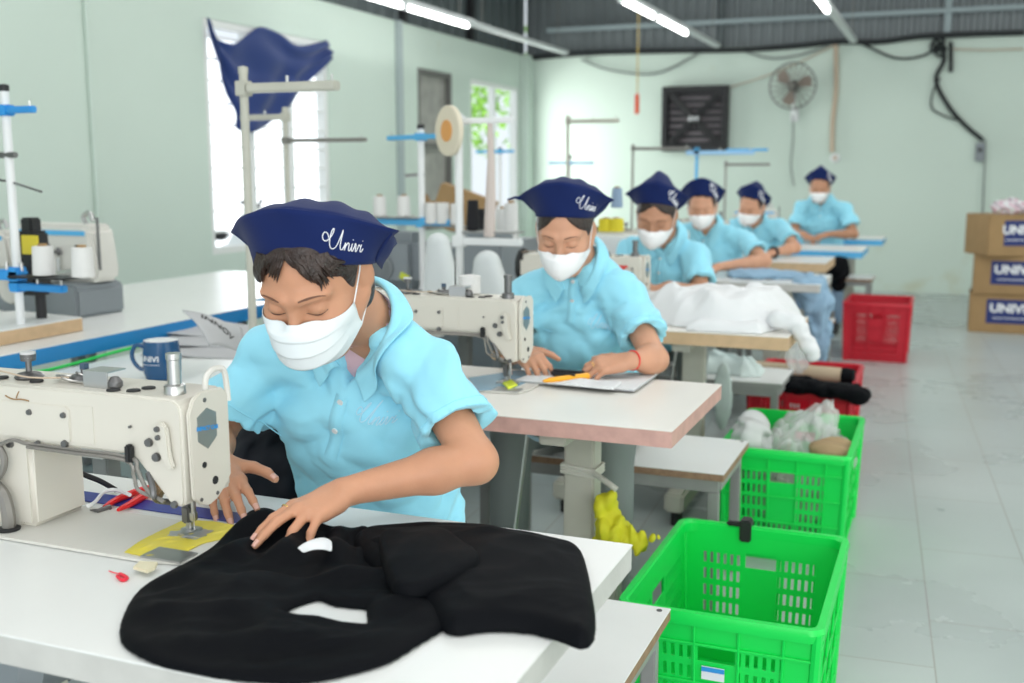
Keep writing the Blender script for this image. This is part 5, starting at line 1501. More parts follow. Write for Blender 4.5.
ALL = [P1,
  worker('second worker, behind the pink edged table, white pointed mask, holding yellow cutter over a booklet', (-1.030, 2.985, 1.168), (-1.20, 3.16, .975), (-.895, 3.14, .975), (-1.215, 3.03, .80), (-.755, 2.99, .812), (-1.145, 2.90, .835), (-.800, 2.895, .822),
    hrot=(.18, .46, .02), capt=.42, capo=(0, .012, .050), hs=1.03, vox=.0036, svox=.005, faceline=True, fine=True, neck=(-1.03, 3.13, 1.085), chest=(-1.04, 3.22, .865), pelvis=(-1.05, 3.34, .55), seed=11, capw=.138, caph=.098, curtain=True, curt=.062, hairline=.084, bracelet=(1, M_redgrip, .0275, .0022), ring=(1, 1), skin=M_skin2,
    vopen=.03, er=.0010, lr=.0012, tail=True, lgx=.055, lgz=.07, emu=.55, emsize=.042, emrot=-.02, nails=False, anL=(-.86, 2.95, .12), knL=(-.88, 2.98, .56),
    handR=dict(F=(.62, -.45, -.20), N=(-.1, -.35, .9), curls=CURL, spread=SPR, thumb=THB, ts=-1), handL=dict(F=(-.75, -.35, -.10), N=(.05, -.45, .9), curls=CURL, spread=SPR, thumb=THB)),
  worker('third worker, bent low behind the white cloth pile with a peaked cap', (-1.170, 4.60, 1.150), (-1.33, 4.80, .985), (-1.03, 4.76, .975), (-1.36, 4.68, .82), (-.965, 4.62, .81), (-1.20, 4.50, .865), (-1.08, 4.50, .862),
    hrot=(.10, .50, .06), hs=1.06, vox=.005, svox=.007, faceline=True, seed=21, peak=.055, capw=.135, caph=.080, skin=M_skin3, wide=1.1, curtain=True, emu=.6, emsize=.045, neck=(-1.165, 4.76, 1.065), logo=False, vopen=.06),
  worker('fourth worker, seated behind the third with arms stretched over a tan edged table', (-1.325, 6.28, 1.130), (-1.50, 6.50, .96), (-1.12, 6.45, .95), (-1.55, 6.35, .80), (-.955, 6.28, .835), (-1.30, 6.05, .82), (-1.17, 6.02, .815),
    hrot=(.12, .30, -.04), hs=1.02, seed=31, capw=.135, caph=.095, skin=M_skin2, wide=1.1, emu=.6, emsize=.05, er=.002, logo=False, vopen=.06),
  worker('fifth worker, head bowed sideways, wearing a peaked cap and a black wristband', (-1.275, 7.70, 1.09), (-1.42, 7.90, .95), (-1.09, 7.86, .945), (-1.5, 7.75, .80), (-.96, 7.66, .82), (-1.25, 7.45, .81), (-1.08, 7.42, .80),
    hrot=(-.20, .35, .12), hs=1.06, seed=41, bracelet=(1, M_black, .031, .011), peak=.05, capw=.125, caph=.075, skin=M_skin2, emu=.65, emsize=.045, er=.002, logo=False, vopen=.05),
  worker('last worker, sitting upright nearest the back wall at the blue edged table', (-1.000, 9.40, 1.200), (-1.155, 9.55, 1.03), (-.805, 9.55, 1.03), (-1.215, 9.50, .82), (-.715, 9.47, .82), (-1.10, 9.22, .83), (-.90, 9.20, .83),
    hrot=(.05, .30, 0), hs=1.03, seed=51, peak=.06, capw=.128, caph=.078, skin=M_skin3, emu=.65, emsize=.045, er=.002, logo=False, vopen=.04, trousers=M_jeans),
]
PEOPLE = [person(c) for c in (ALL if not globals().get('ONLY') else [ALL[i] for i in ONLY])]
# ================================================================== THINGS ON AND AROUND THE TABLES
# ---- black trousers being sewn: outline traced on the table, with the gap between the legs
def tpl(pts, z=TZ): return [tuple(atZ(x, y, z))[:2] for x, y in pts]
LEFT_LEG = [(119, 640), (122, 612), (138, 588), (165, 572), (195, 556), (212, 545), (222, 536), (232, 528), (240, 519), (246, 512), (258, 508), (272, 508), (288, 516), (300, 524), (318, 530), (340, 530), (372, 527), (400, 525), (420, 560), (440, 590), (452, 612), (452, 622), (420, 642), (390, 660), (350, 672), (300, 681), (240, 678), (190, 671), (150, 660)]
HOLE = [(286, 612), (300, 604), (318, 599), (334, 605), (365, 608), (366, 624), (345, 622), (320, 616), (300, 615)]
RIGHT_LEG = [(352, 534), (364, 526), (382, 523), (420, 521), (470, 523), (520, 530), (558, 537), (580, 543), (588, 560), (594, 590), (597, 612), (594, 632), (580, 637), (560, 630), (530, 622), (490, 620), (456, 624), (440, 618), (424, 600), (404, 590), (384, 570), (362, 552)]
FLAP = [(378, 530), (400, 524), (438, 524), (470, 540), (482, 556), (466, 568), (440, 578), (414, 584), (392, 580), (382, 556)]
cA = crumple(61, .014, 13, 6); cB = crumple(62, .005, 34, 6)
hole_c = atZ(326, 612, TZ + .01); grip = atZ(285, 530, TZ + .02)
def hblack(x, y, d):
    P = np.stack([x, y, 0 * x], 1)
    # soft folds fanning out from the sewing hand, and along the lower band
    a_ = np.arctan2(y - grip.y - .12, x - grip.x - .05); r_ = np.hypot(x - grip.x - .05, y - grip.y - .12)
    fan = .0065 * np.sin(a_ * 15 + 1.2 * np.sin(r_ * 16)) * np.exp(-((r_ - .17) / .12) ** 2)
    band = .004 * np.sin((y - .3 * x) * 55 + 1.5 * np.sin(x * 12))
    k = np.clip((d - .006) / .04, 0, 1)
    near = np.exp(-(((x - grip.x) / .10) ** 2 + ((y - grip.y - .01) / .05) ** 2))
    h = .012 + .010 * k + (fan * 1.5 + band * 1.5 + cA(P) * .8 + cB(P) * 1.5) * k + .018 * near
    return np.clip(h, .008, .06)
BT = thing('black_trousers', 'black trousers spread out on the foreground table under the sewing hands', 'trousers', (0, 0, 0))
def rounded(poly, sub=4): return [tuple(p)[:2] for p in catmull([(p[0], p[1], 0) for p in poly], sub, closed=True)]
heap('left_leg', rounded(tpl(LEFT_LEG, TZ + .008), 3), TZ, hblack, M_cloth_black, edge=.016, vox=.0034, holes=(np.array(tpl(HOLE, TZ + .006)),), hmax=.08, parent=BT, smooth_it=3)
heap('right_leg', rounded(tpl(RIGHT_LEG, TZ + .02), 3), TZ, lambda x, y, d: np.clip(.024 + .012 * np.clip(d / .05, 0, 1) + (cA(np.stack([x, y, 0 * x], 1)) * .8 + cB(np.stack([x, y, 0 * x], 1)) * .9) * np.clip(d / .04, 0, 1), .016, .06), M_cloth_black, edge=.022, vox=.0034, hmax=.08, parent=BT, smooth_it=3)
heap('pocket_flap', rounded(tpl(FLAP, TZ + .042), 3), TZ + .018, lambda x, y, d: .0235 + .006 * np.clip(d / .05, 0, 1) + cA(np.stack([x, y, 0 * x], 1)) * .45 + .002 * np.sin(x * 70), M_cloth_black, edge=.010, vox=.0034, hmax=.07, parent=BT, smooth_it=3)
# pocket flap seam with a zip pull and white label
la = MB(); lp = [atZ(x, y, TZ + .045) for x, y in ((296, 548), (304, 542), (314, 538), (324, 536), (332, 540))]; lq = [atZ(x, y, TZ + .036) for x, y in ((303, 554), (311, 550), (320, 549), (327, 550), (332, 553))]
vs = []; 
for p, q in zip(lp, lq): vs += [p, (p + q) / 2 + Vector((0, 0, .004)), q]
fs = [(3 * i + j, 3 * i + j + 1, 3 * i + j + 4, 3 * i + j + 3) for i in range(4) for j in range(2)]
lo_ = la.add(vs, fs).build('white_label', M_cloth_white, BT, angle=None); md = lo_.modifiers.new('t', 'SOLIDIFY'); md.thickness = .002; md = lo_.modifiers.new('s', 'SUBSURF'); md.levels = 2; md.render_levels = 2

# ---- booklet, yellow cutter, plate under the second needle
bk = thing('booklet', 'white booklet on the pink edged table under the second worker hands', 'booklet', (0, 0, 0))
q = [atZ(x, y, TZ) for x, y in ((515, 384), (536, 376), (658, 377), (634, 394))]
MB().prism([tuple(p)[:2] for p in q], TZ + .0062, TZ + .0095, 'z').build('cover', mat('grey_cover', (.45, .46, .48), .6), bk, smooth=False)
MB().prism([tuple(p * .997 + Vector((-.003, .009, 0)))[:2] for p in q], TZ + .0097, TZ + .0125, 'z').build('pages', M_cloth_white, bk, smooth=False)
setp(heap('paper_scrap', tpl(((545, 383), (575, 379), (622, 383), (614, 390)), TZ + .015), TZ + .0128, lambda x, y, d: .006 + .002 * np.sin(x * 60), M_cloth_white, edge=.004, vox=.003, hmax=.03), 'curled white paper lying on the booklet', 'paper')
ct = thing('box_cutter', 'yellow box cutter between the second worker hands', 'cutter', (0, 0, 0))
a, b = atZ(543, 381, TZ + .022), atZ(588, 376, TZ + .022)
MB().tube([a, a.lerp(b, .15), b], [.003, .008, .0095], 10).build('handle', M_orange, ct); MB().box(a.lerp(b, .6) + Vector((0, 0, .009)), (.03, .008, .005), bev=.002).build('slider', M_black, ct)
c_ = atZ(565, 376, TZ + .02); 
setp(MB().box((c_.x, c_.y + .03, TZ + .022), (.10, .03, .02), bev=.006).build('black_case', M_black), 'small black case behind the yellow cutter', 'case')
setp(MB().prism(tpl(((468, 380), (520, 372), (545, 376), (512, 391), (478, 393))), TZ + .0058, TZ + .0066, 'z').build('tape_patch', mat('sky_tape', (.24, .42, .55), .25), smooth=False), 'light blue taped patch under the second machine needle', 'tape')
setp(heap('green_thread', tpl(((502, 383), (512, 380), (518, 385), (508, 389)), TZ + .01), TZ + .007, lambda x, y, d: .006 + 0 * x, mat('yellow_green_thread', (.75, .85, .05), .6), edge=.003, vox=.002, hmax=.02), 'bit of yellow green thread at the second needle', 'thread')

# ---- white cloth pile on the third table
WO = [(655, 300), (662, 285), (680, 292), (700, 296), (722, 290), (745, 284), (775, 283), (795, 290), (808, 296), (806, 308), (800, 318), (790, 324), (770, 334), (740, 330), (705, 326), (690, 328), (668, 318)]
cW = crumple(71, .05, 14, 6); cW2 = crumple(72, .026, 30, 6)
def hw_(x, y, d):
    P = np.stack([x, y, 0 * x], 1); k = np.clip(d / .10, 0, 1)
    return np.clip(.035 + .115 * k ** .8 + cW(P) * k + cW2(P) * (.4 + .6 * k), .012, .2)
WP = thing('white_cloth_pile', 'big heap of white garments on the light wood edged table', 'cloth pile', (0, 0, 0))
base = [(-1.26, 4.40), (-1.12, 4.33), (-.98, 4.40), (-.86, 4.47), (-.66, 4.49), (-.535, 4.46), (-.50, 4.34), (-.515, 4.16), (-.57, 4.02), (-.67, 3.955), (-.80, 3.95), (-.94, 4.0), (-1.0, 4.05), (-1.10, 4.12), (-1.22, 4.25)]
heap('cloth', base, TZ, hw_, M_cloth_white, edge=.05, vox=.007, hmax=.24, parent=WP, smooth_it=2)
heap('cloth_fold', [(-.88, 3.92), (-.72, 3.915), (-.60, 3.93), (-.55, 4.1), (-.7, 4.15), (-.86, 4.08)], TZ, lambda x, y, d: .03 + .02 * np.clip(d / .04, 0, 1) + cW2(np.stack([x, y, 0 * x], 1)) * .6, M_cloth_white, edge=.03, vox=.006, hmax=.12, parent=WP, smooth_it=2)
# sleeve hanging off the table corner
S = Sdf(); S.rc((-.56, 4.02, TZ + .05), (-.488, 4.02, TZ + .035), .034, .03, .02); S.rc((-.488, 4.02, TZ + .035), (-.425, 4.0, TZ - .07), .030, .028, .02)
S.disp = crumple(74, .008, 60)
sdf_obj('hanging_sleeve', S, (-.65, 3.93, TZ - .15), (-.37, 4.1, TZ + .12), .006, M_cloth_white, WP)
# blue-grey clothes hanging behind the white pile, and on the fourth table
def lump(name, label, cat, pts, m, seed, amp=.03, sc=25, vox=.008, floor_z=None, k=.04):  # a crumpled soft body
    S = Sdf()
    for (c, r) in pts: S.el(c, r, k=k)
    S.disp = crumple(seed, amp, sc)
    if floor_z is not None: S.plane((0, 0, floor_z + .001), (0, 0, -1), .003)
    P = np.array([c for c, r in pts]); Rr = np.array([r for c, r in pts]).max(0)
    return setp(sdf_obj(name, S, P.min(0) - Rr - .04, P.max(0) + Rr + .04, vox, m), label, cat)
lump('blue_garment', 'blue grey garment draped over the right end of the fourth sewing table', 'garment',
     [((-.66, 5.90, .73), (.08, .10, .07)), ((-.60, 5.88, .64), (.07, .10, .08)), ((-.60, 5.9, .50), (.06, .09, .11)), ((-.62, 6.0, .38), (.05, .07, .08))], M_bluecloth, 81)
lump('blue_cloth_piece', 'thin blue grey cloth lying on the fourth sewing table', 'cloth', [((-.98, 6.02, TZ + .02), (.13, .10, .03)), ((-.80, 6.08, TZ + .015), (.10, .09, .025))], M_bluecloth, 82, .012, 40, .006, TZ)
lump('black_garment', 'black garment hanging behind the blue one at the fifth table', 'garment', [((-.72, 8.2, .64), (.07, .07, .09)), ((-.71, 8.2, .55), (.055, .06, .07))], M_cloth_black, 83)
# pale rag on the third bench
heap('rag', [(-1.08, 4.95), (-.95, 4.97), (-.82, 4.93), (-.72, 4.86), (-.72, 4.74), (-.80, 4.70), (-.88, 4.74), (-.98, 4.72), (-1.05, 4.80)], .45, lambda x, y, d: .03 + .05 * np.clip(d / .06, 0, 1) + crumple(85, .02, 40)(np.stack([x, y, 0 * x], 1)), mat('pale_green_rag', (.60, .70, .68), .85), edge=.03, vox=.006, hmax=.16, label='crumpled pale green rag on the low bench beside the red crate', cat='rag')
S = Sdf(); S.el((-.86, 4.607, .38), (.042, .008, .15), k=.02); S.disp = crumple(86, .003, 60); 
setp(sdf_obj('rag_strip', S, (-.95, 4.57, .22), (-.77, 4.66, .56), .006, mat('pale_green_rag', (.6, .7, .68))), 'pale cloth strip hanging over the front of the low bench', 'rag')
# red crate contents
rl = thing('fabric_roll', 'beige fabric roll lying across the red crate', 'fabric roll', (0, 0, 0))
MB().lathe([(.02, -.26), (.035, -.26), (.037, -.24), (.037, .18), (.035, .2), (.02, .2)], c=(-.60, 5.10, .418), R=Matrix.Rotation(PI / 2, 3, 'Y') @ Matrix.Rotation(.1, 3, 'X'), n=24).build('fabric', mat('beige_fabric', (.45, .36, .25), .8), rl)
MB().lathe([(.0, .195), (.036, .195), (.04, .21), (.035, .25), (0, .255)], c=(-.60, 5.10, .418), R=Matrix.Rotation(PI / 2, 3, 'Y') @ Matrix.Rotation(.1, 3, 'X'), n=24).build('dark_end', M_cloth_black, rl)
lump('black_cloth', 'black cloth hanging over the front rim of the red crate', 'cloth', [((-.62, 4.89, .40), (.14, .06, .035)), ((-.42, 4.87, .39), (.12, .06, .033)), ((-.32, 4.86, .375), (.05, .05, .04))], M_cloth_black, 87, .012, 40, .006)
lump('plastic_wrap', 'clear plastic wrap standing between the rolls of the red crate', 'plastic', [((-.60, 5.02, .50), (.045, .04, .07)), ((-.59, 5.02, .56), (.025, .025, .05))], M_bag, 88, .02, 60, .006)
# plastic bags in the second green crate
lump('clear_bag', 'crumpled clear plastic bag heaped in the second green crate', 'bag', [((-.44, 4.02, .30), (.15, .20, .10)), ((-.40, 4.0, .39), (.06, .07, .06)), ((-.38, 4.03, .455), (.03, .03, .04)), ((-.47, 4.15, .36), (.08, .1, .06))], M_bag, 89, .045, 45, .007)
lump('grey_bag', 'pale grey plastic bag standing in the left corner of the second green crate', 'bag', [((-.61, 3.86, .38), (.06, .10, .10)), ((-.62, 3.95, .33), (.05, .12, .13))], mat('grey_plastic', (.55, .57, .56), .35), 90, .02, 35, .007)
lump('brown_paper', 'brown paper scrap at the right side of the second green crate', 'paper', [((-.33, 3.86, .37), (.07, .08, .03))], mat('brown_paper_scrap', (.36, .26, .14), .8), 91, .02, 30, .006)
lump('plastic_scraps', 'pile of mixed wrappers filling the bottom of the second green crate', 'wrappers', [((-.47, 4.0, .14), (.17, .26, .12))], mat('mixed_wrappers', (.50, .52, .48), .4, col2=(.24, .3, .2), vscale=14), 92, .03, 35, .009, .016)
lump('plastic_scraps', 'pale wrappers lying at the bottom of the near green crate', 'wrappers', [((-.45, 2.36, .05), (.13, .09, .05))], mat('pale_wrappers', (.62, .66, .50), .4, col2=(.4, .46, .3), vscale=14), 93, .02, 45, .007, .016)
# yellow cloth tied at the leg of the pink edged table, and twine on that leg
lump('yellow_bag', 'yellow plastic bag tied at the foot of the pink edged table leg', 'bag', [((-.775, 2.60, .465), (.026, .024, .045)), ((-.765, 2.60, .41), (.035, .028, .05)), ((-.715, 2.60, .405), (.055, .018, .022)), ((-.74, 2.60, .38), (.035, .024, .03))], M_yellowcloth, 94, .030, 70, .004, None, .02)
tw = MB()
for k in range(3): tw.tube([(-.865 + .046 * sx, 2.667 + .039 * sy, .560 + .009 * k - .008 * (sx > 0)) for sx, sy in ((-1, -1), (1, -1), (1, 1), (-1, 1))], .0055, 7, closed=True)
tw.tube(catmull([(-.82, 2.625, .565), (-.79, 2.61, .555), (-.765, 2.60, .545), (-.75, 2.60, .535)], 5), .008, 7)
setp(tw.build('twine', mat('pale_twine', (.6, .6, .53), .8, bump=.4, bscale=200)), 'pale twine wound round the leg of the pink edged table', 'twine')
setp(MB().tube(catmull([(-1.0, 2.55, .70), (-.97, 2.54, .675), (-.93, 2.53, .665), (-.89, 2.54, .675), (-.86, 2.56, .70)], 6), .006, 7).build('hose', mat('pale_blue_hose', (.4, .6, .7), .3)), 'pale blue hose loop hanging under the pink edged table', 'hose')

# ring and bracelet
def band(name, label, c, ax, r, th, m, cat):
    ax = Vector(ax).normalized(); p = ax.orthogonal().normalized(); q = ax.cross(p)
    return setp(MB().tube([Vector(c) + p * r * math.cos(a) + q * r * math.sin(a) for a in np.linspace(0, 2 * PI, 28, endpoint=False)], th, 7, closed=True).build(name, m), label, cat)

lump('dark_cloth', 'dark cloth bundle on the bench beside the first worker', 'cloth', [((-1.40, 1.92, .60), (.10, .10, .16)), ((-1.33, 1.97, .74), (.09, .08, .12)), ((-1.29, 1.97, .84), (.05, .05, .07))], mat('dark_navy_cloth', (.008, .010, .016), .8), 96, .02, 30, .007, .45)
# ================================================================== LEFT SIDE: OVERLOCK TABLES, THREAD STANDS, CONES
def cone(loc, h, r, m, label, group, taper=.78):
    t = thing('thread_cone', label, 'thread cone', loc, 0, group)
    MB().lathe([(r * .5, 0), (r, .004), (r * taper, h * .92), (r * .5, h * .93)], n=20).build('thread', m, t)
    MB().lathe([(r * .42, h * .93), (r * .4, h), (0, h)], n=14).build('core', M_card, t)
    return t
def stand(label, loc, h, pole_r, pm, arms, trays, cap_m=M_black):
    """arms: (z, from x, to x, y, thickness, material)"""
    t = thing('thread_stand', label, 'thread stand', loc, 0, 'thread stands rising above the tables')
    MB().cyl((0, 0, 0), (0, 0, h), pole_r, n=14).build('pole', pm, t)
    MB().lathe([(pole_r * 2.4, 0), (pole_r * 2.4, .008), (pole_r * 1.3, .014), (pole_r * 1.2, .03)], n=20).build('foot_plate', pm, t)
    MB().lathe([(pole_r * 1.15, 0), (pole_r * 1.15, .02), (0, .024)], c=(0, 0, h - .004), n=14).build('end_cap', cap_m, t)
    for (z, a, b, th, m) in arms:
        a, b = Vector(a), Vector(b); d = (b - a); L = d.length; ang = math.atan2(d.y, d.x)
        o = MB().box(((a.x + b.x) / 2, (a.y + b.y) / 2, z), (L, th * 1.2, th), rot=(0, 0, ang), bev=th * .15).build('arm', m, t)
        MB().box((0, 0, z), (pole_r * 3, pole_r * 3, th * 1.6), bev=.003).build('clamp', m, t)
        for k in (.0, .5, 1.0):
            p = a.lerp(b, .06 + .88 * k); MB().tube([(p.x, p.y, z + th * .4), (p.x, p.y, z + th * 1.2)], th * .16, 6).build('eyelet', M_steel, o)
    for (z, a, b, th, m) in trays:
        a, b = Vector(a), Vector(b)
        MB().box(((a.x + b.x) / 2, (a.y + b.y) / 2, z), (abs(b.x - a.x), th, .006), bev=.002).build('tray', m, t)
    return t

# long blue edged table along the wall and the white table behind the first worker
def long_table(x0, x1, y0, y1, z, edge, label, th=.05):
    t = thing('work_table', label, 'table', ((x0 + x1) / 2, (y0 + y1) / 2, 0))
    w, d = x1 - x0, y1 - y0
    MB().box((0, 0, z - th / 2 - .001), (w - .003, d - .003, th - .003)).build('edge_band', edge, t, smooth=False)
    MB().box((0, 0, z - .0015), (w, d, .003)).build('tabletop', M_laminate, t, smooth=False)
    for sx in (-1, 1):
        for sy in (-1, 1): MB().box((sx * (w / 2 - .1), sy * (d / 2 - .12), (z - th) / 2), (.05, .05, z - th), bev=.004).build('leg', M_greyframe, t)
    MB().box((0, 0, .2), (w - .2, .04, .05)).build('cross_beam', M_greyframe, t)
    return t
xb = -2.66
TB = .79; TC = .72
long_table(-3.75, xb, 2.2, 3.9, TB, M_blue, 'long white table with a bright blue edge along the left side', .055)
long_table(xb - 1.3, -2.95, 3.95, 5.3, TZ, M_skyenamel, 'farther white table with a light blue edge beside the window wall', .04)
long_table(xb + .06, -1.83, 1.95, 3.55, TC, M_edge, 'white table carrying the blue mug and newspapers')
long_table(-2.9, -1.72, 4.36, 5.45, TZ, M_skyenamel, 'white table under the grey motor and the thread cones', .04)
long_table(-3.3, -2.0, 6.5, 7.6, TZ, M_skyenamel, 'far white table left of the seated workers', .04)
# green trim lying along the blue edge
gt = MB(); gt.tube(catmull([(xb + .035, y, TB - .062 + .006 * math.sin(y * 9)) for y in np.linspace(2.25, 3.2, 9)], 3), .0055, 7)
setp(gt.build('green_trim', mat('bright_green_trim', (.02, .62, .10), .5)), 'bright green trim strip running under the blue table edge', 'trim strip')
# board with a light wood edge on the blue edged table
bd = thing('board', 'board with a light wood edge lying on the blue edged table', 'board', (-3.0, 2.72, TB))
c1 = atZ(82, 317, TB + .05); c0 = atZ(0, 331, TB + .05)
ln = [(c0.x - 0, c0.y - .25), (c1.x, c1.y), (c1.x - .35, c1.y + .05), (c0.x - .75, c0.y - .2)]
MB().prism([(p[0] + 3.0, p[1] - 2.72) for p in ln], .002, .046, 'z').build('core', M_wood, bd, smooth=False)
MB().prism([(p[0] + 3.0, p[1] - 2.72) for p in ln], .0462, .050, 'z').build('top', M_laminate, bd, smooth=False)

# ---- blue mug
q = atZ(154, 381, TC); mg = thing('mug', 'dark blue mug with white lettering on the white table', 'mug', (q.x, q.y + .04, TC), math.radians(26)); mg.scale = (1.22,) * 3
k = 1.0
MB().lathe([(.030, 0), (.040, .003), (.0455, .02), (.0465, .05), (.0435, .085), (.0415, .098), (.0400, .0985), (.0395, .094), (.042, .05), (.038, .008), (0, .006)], n=40).build('body', [M_mug], mg)
MB().lathe([(.0394, .0955), (.0415, .0988), (.0420, .0982)], n=40).build('white_lining', M_white, mg)
MB().lathe([(.0393, .094), (.0418, .05), (.0378, .0085), (0, .0065)], n=40).build('inside', M_white, mg)
MB().tube(catmull([(-.043, 0, .082), (-.062, 0, .085), (-.072, 0, .066), (-.069, 0, .045), (-.056, 0, .028), (-.045, 0, .024)], 5), .0055, 8).build('handle', M_mug, mg)
cu = text_mesh('lettering', 'UNIVI', .0195, M_whiteprint, mg, Matrix.Identity(4), depth=.0002, bold=.0003, sx=1.1)
for v in cu.data.vertices:      # wrap the letters round the mug
    w = v.co.x / .0462 - .50 - PI / 2; r_ = .0467 + .0003 + v.co.z; v.co = Vector((r_ * math.cos(w), r_ * math.sin(w), .056 + v.co.y))
MB().tube([(.0468 * math.cos(w), .0468 * math.sin(w), .042) for w in np.linspace(-PI / 2 - 1.0, -PI / 2 + .1, 14)], .0007, 5).build('underline', M_whiteprint, mg)

# ---- newspapers
def sheetpaper(c, w, d, curl, rz, name, label, z=TC, tiltx=0.0, lines=True):
    t = thing(name, label, 'newspaper', (c[0], c[1], z), rz, 'newspapers on the white table'); n = 14; vs = []; fs = []
    for i in range(n + 1):
        for j in range(n + 1):
            u, v = i / n, j / n
            vs.append(((u - .5) * w, (v - .5) * d * math.cos(tiltx), .004 + curl * (math.sin(u * PI * 1.5) * .4 + v ** 2) + v * d * math.sin(tiltx) + .002 * math.sin(9 * u + 5 * v)))
    for i in range(n):
        for j in range(n):
            a = i * (n + 1) + j; fs.append((a, a + n + 1, a + n + 2, a + 1))
    o = MB().add(vs, fs).build('page', M_paper, t, angle=None); md = o.modifiers.new('t', 'SOLIDIFY'); md.thickness = .003
    return t
for k_, (px, py, w_, rz_, lab) in enumerate(((212, 352, .40, .2, 'bottom grey newspaper of the pile behind the mug'), (215, 345, .38, .35, 'middle grey newspaper of the pile behind the mug'), (212, 338, .34, .1, 'upper grey newspaper of the pile behind the mug'))):
    c = atZ(px, py, TC); sheetpaper(c, w_, .26, .012, rz_, 'newspaper', lab, z=TC + .012 * k_)
TL, TR_, BR_, BL = atY(182, 311, 2.72), atY(241, 326, 2.92), atY(242, 350, 2.90), atY(209, 346, 2.66)
t = thing('newspaper', 'topmost folded newspaper standing tilted with a dark headline', 'newspaper', tuple(BL), 0, 'newspapers on the white table'); vs = []; fs = []; n = 12
nn_ = (TR_ - TL).cross(BL - TL).normalized(); nn_ = nn_ if nn_.dot(Vector((0, 0, 1.35)) - BL) > 0 else -nn_
def npt(u, v): return TL.lerp(TR_, u).lerp(BL.lerp(BR_, u), v) - BL + nn_ * (.012 * math.sin(v * PI) + .006 * math.sin(u * 5))
for i in range(n + 1):
    for j in range(n + 1): vs.append(npt(i / n, j / n))
for i in range(n):
    for j in range(n):
        a = i * (n + 1) + j; fs.append((a, a + n + 1, a + n + 2, a + 1))
o = MB().add(vs, fs).build('page', M_paper, t, angle=None); md = o.modifiers.new('t', 'SOLIDIFY'); md.thickness = .004
hl_ = text_mesh('headline', 'INNOV', .06, mat('black_ink', (.03, .03, .03), .7), t, Matrix.Identity(4), depth=.0003, bold=.001)
for v in hl_.data.vertices:     # letters follow the bent page
    x_, y_, z_ = v.co; c6, s6 = math.cos(-.62), math.sin(-.62)
    X_, Y_ = x_ * c6 - y_ * s6, x_ * s6 + y_ * c6
    v.co = npt(.46 + X_ / .30, .46 - Y_ / .20) + nn_ * (.0055 + z_)

# ---- overlock machine on the blue edged table
def overlock(loc, rz, label, s=1.0, m=M_cream2):
    t = thing('overlock_machine', label, 'sewing machine', loc, rz, 'overlock machines on the left tables'); t.scale = (s, s, s)
    MB().prism([(-.19, 0), (.19, 0), (.19, .10), (.17, .115), (-.17, .115), (-.19, .10)], -.11, .11, 'y', bev=.01).build('base', M_motor, t)
    MB().prism([(-.18, .116), (.20, .116), (.21, .16), (.19, .30), (.16, .315), (-.16, .315), (-.185, .29)], -.04, .08, 'y', bev=.014).build('head', m, t)
    MB().box((.0, -.0425, .285), (.34, .004, .016)).build('stripe', M_skyenamel, t)
    MB().lathe([(.05, 0), (.055, .01), (.05, .02), (0, .024)], c=(-.12, -.1, .09), R=Matrix.Rotation(PI / 2, 3, 'X')).build('cover_cap', m, t)
    MB().box((-.02, -.14, .135), (.22, .12, .02), bev=.008).build('work_plate', m, t)
    for k in range(4): MB().lathe([(.012, 0), (.014, .004), (.006, .012), (.006, .03), (.012, .032), (.01, .042), (0, .044)], c=(-.10 + k * .05, -.044, .2 + .02 * (k % 2)), R=Matrix.Rotation(PI / 2, 3, 'X')).build('tension_dial', M_dsteel, t)
    for k in range(3): MB().cyl((-.13 + k * .13, -.044, .24), (-.13 + k * .13, -.041, .24), .006, n=10).build('screw', M_black, t)
    MB().tube(catmull([(.12, .02, .31), (.105, .02, .335), (.12, .02, .35), (.14, .02, .348), (.15, .02, .325)], 5), .009, 8).build('oil_sight', M_steel, t)
    MB().cyl((.06, -.06, .12), (.06, -.06, .20), .006, n=8).build('presser_bar', M_steel, t)
    MB().tube([(.10, -.10, .15), (.24, -.10, .17), (.26, -.10, .168)], .010, 8).build('cloth_arm', M_steel, t)
    MB().cyl((.21, -.02, .16), (.21, -.02, .34), .005, n=8).build('rod', M_dsteel, t)
    return t
p_ = atY(58, 240, 3.3); overlock((p_.x, 3.3, TB), -.05, 'white overlock machine with a blue stripe behind two thread cones', 1.12)
p_ = atY(-25, 240, 3.35); overlock((p_.x, 3.35, TB), .1, 'overlock machine cut by the left edge of the picture', 1.0)
q = atY(420, 262, 4.8)
# stand at the far left: white pole, blue arms, tray with two cones
b0 = atZ(25, 345, TB); sy_ = b0.y + .1; sx_ = atY(12, 200, sy_).x
def zz(px, py): return atY(px, py, sy_).z
S1 = stand('tall white thread stand with blue arms at the left edge', (sx_, sy_, TB), zz(3, 90) - TB, .014, M_white,
      [(zz(20, 110) - TB, (-.16, .02), (.14, -.02), .022, M_bluemetal), (zz(14, 275) - TB, (-.12, 0), (.03, 0), .035, M_bluemetal), (zz(60, 288) - TB, (-.03, -.0), (.22, -.02), .024, M_bluemetal)],
      [(zz(60, 277) - TB, (.02, -.02), (.26, -.02), .09, M_black)], M_black)
MB().tube([(-.06, 0, zz(14, 155) - TB), (.04, -.01, zz(14, 155) - TB)], .010, 8).build('thread_guide', M_dsteel, S1)
MB().tube([(-.10, 0, zz(0, 178) - TB), (.0, 0, zz(20, 182) - TB), (.13, 0, zz(52, 192) - TB)], .004, 6).build('rod', M_dsteel, S1)
tz_ = zz(60, 277) + .004
for px, lab in ((44, 'left white thread cone on the tray before the overlock machine'), (83, 'right white thread cone on the tray before the overlock machine')):
    p = atY(px, 270, sy_ - .02); cone((p.x, sy_ - .02, tz_), .105, .036, M_cotton, lab, 'white thread cones on the near tray', .9)
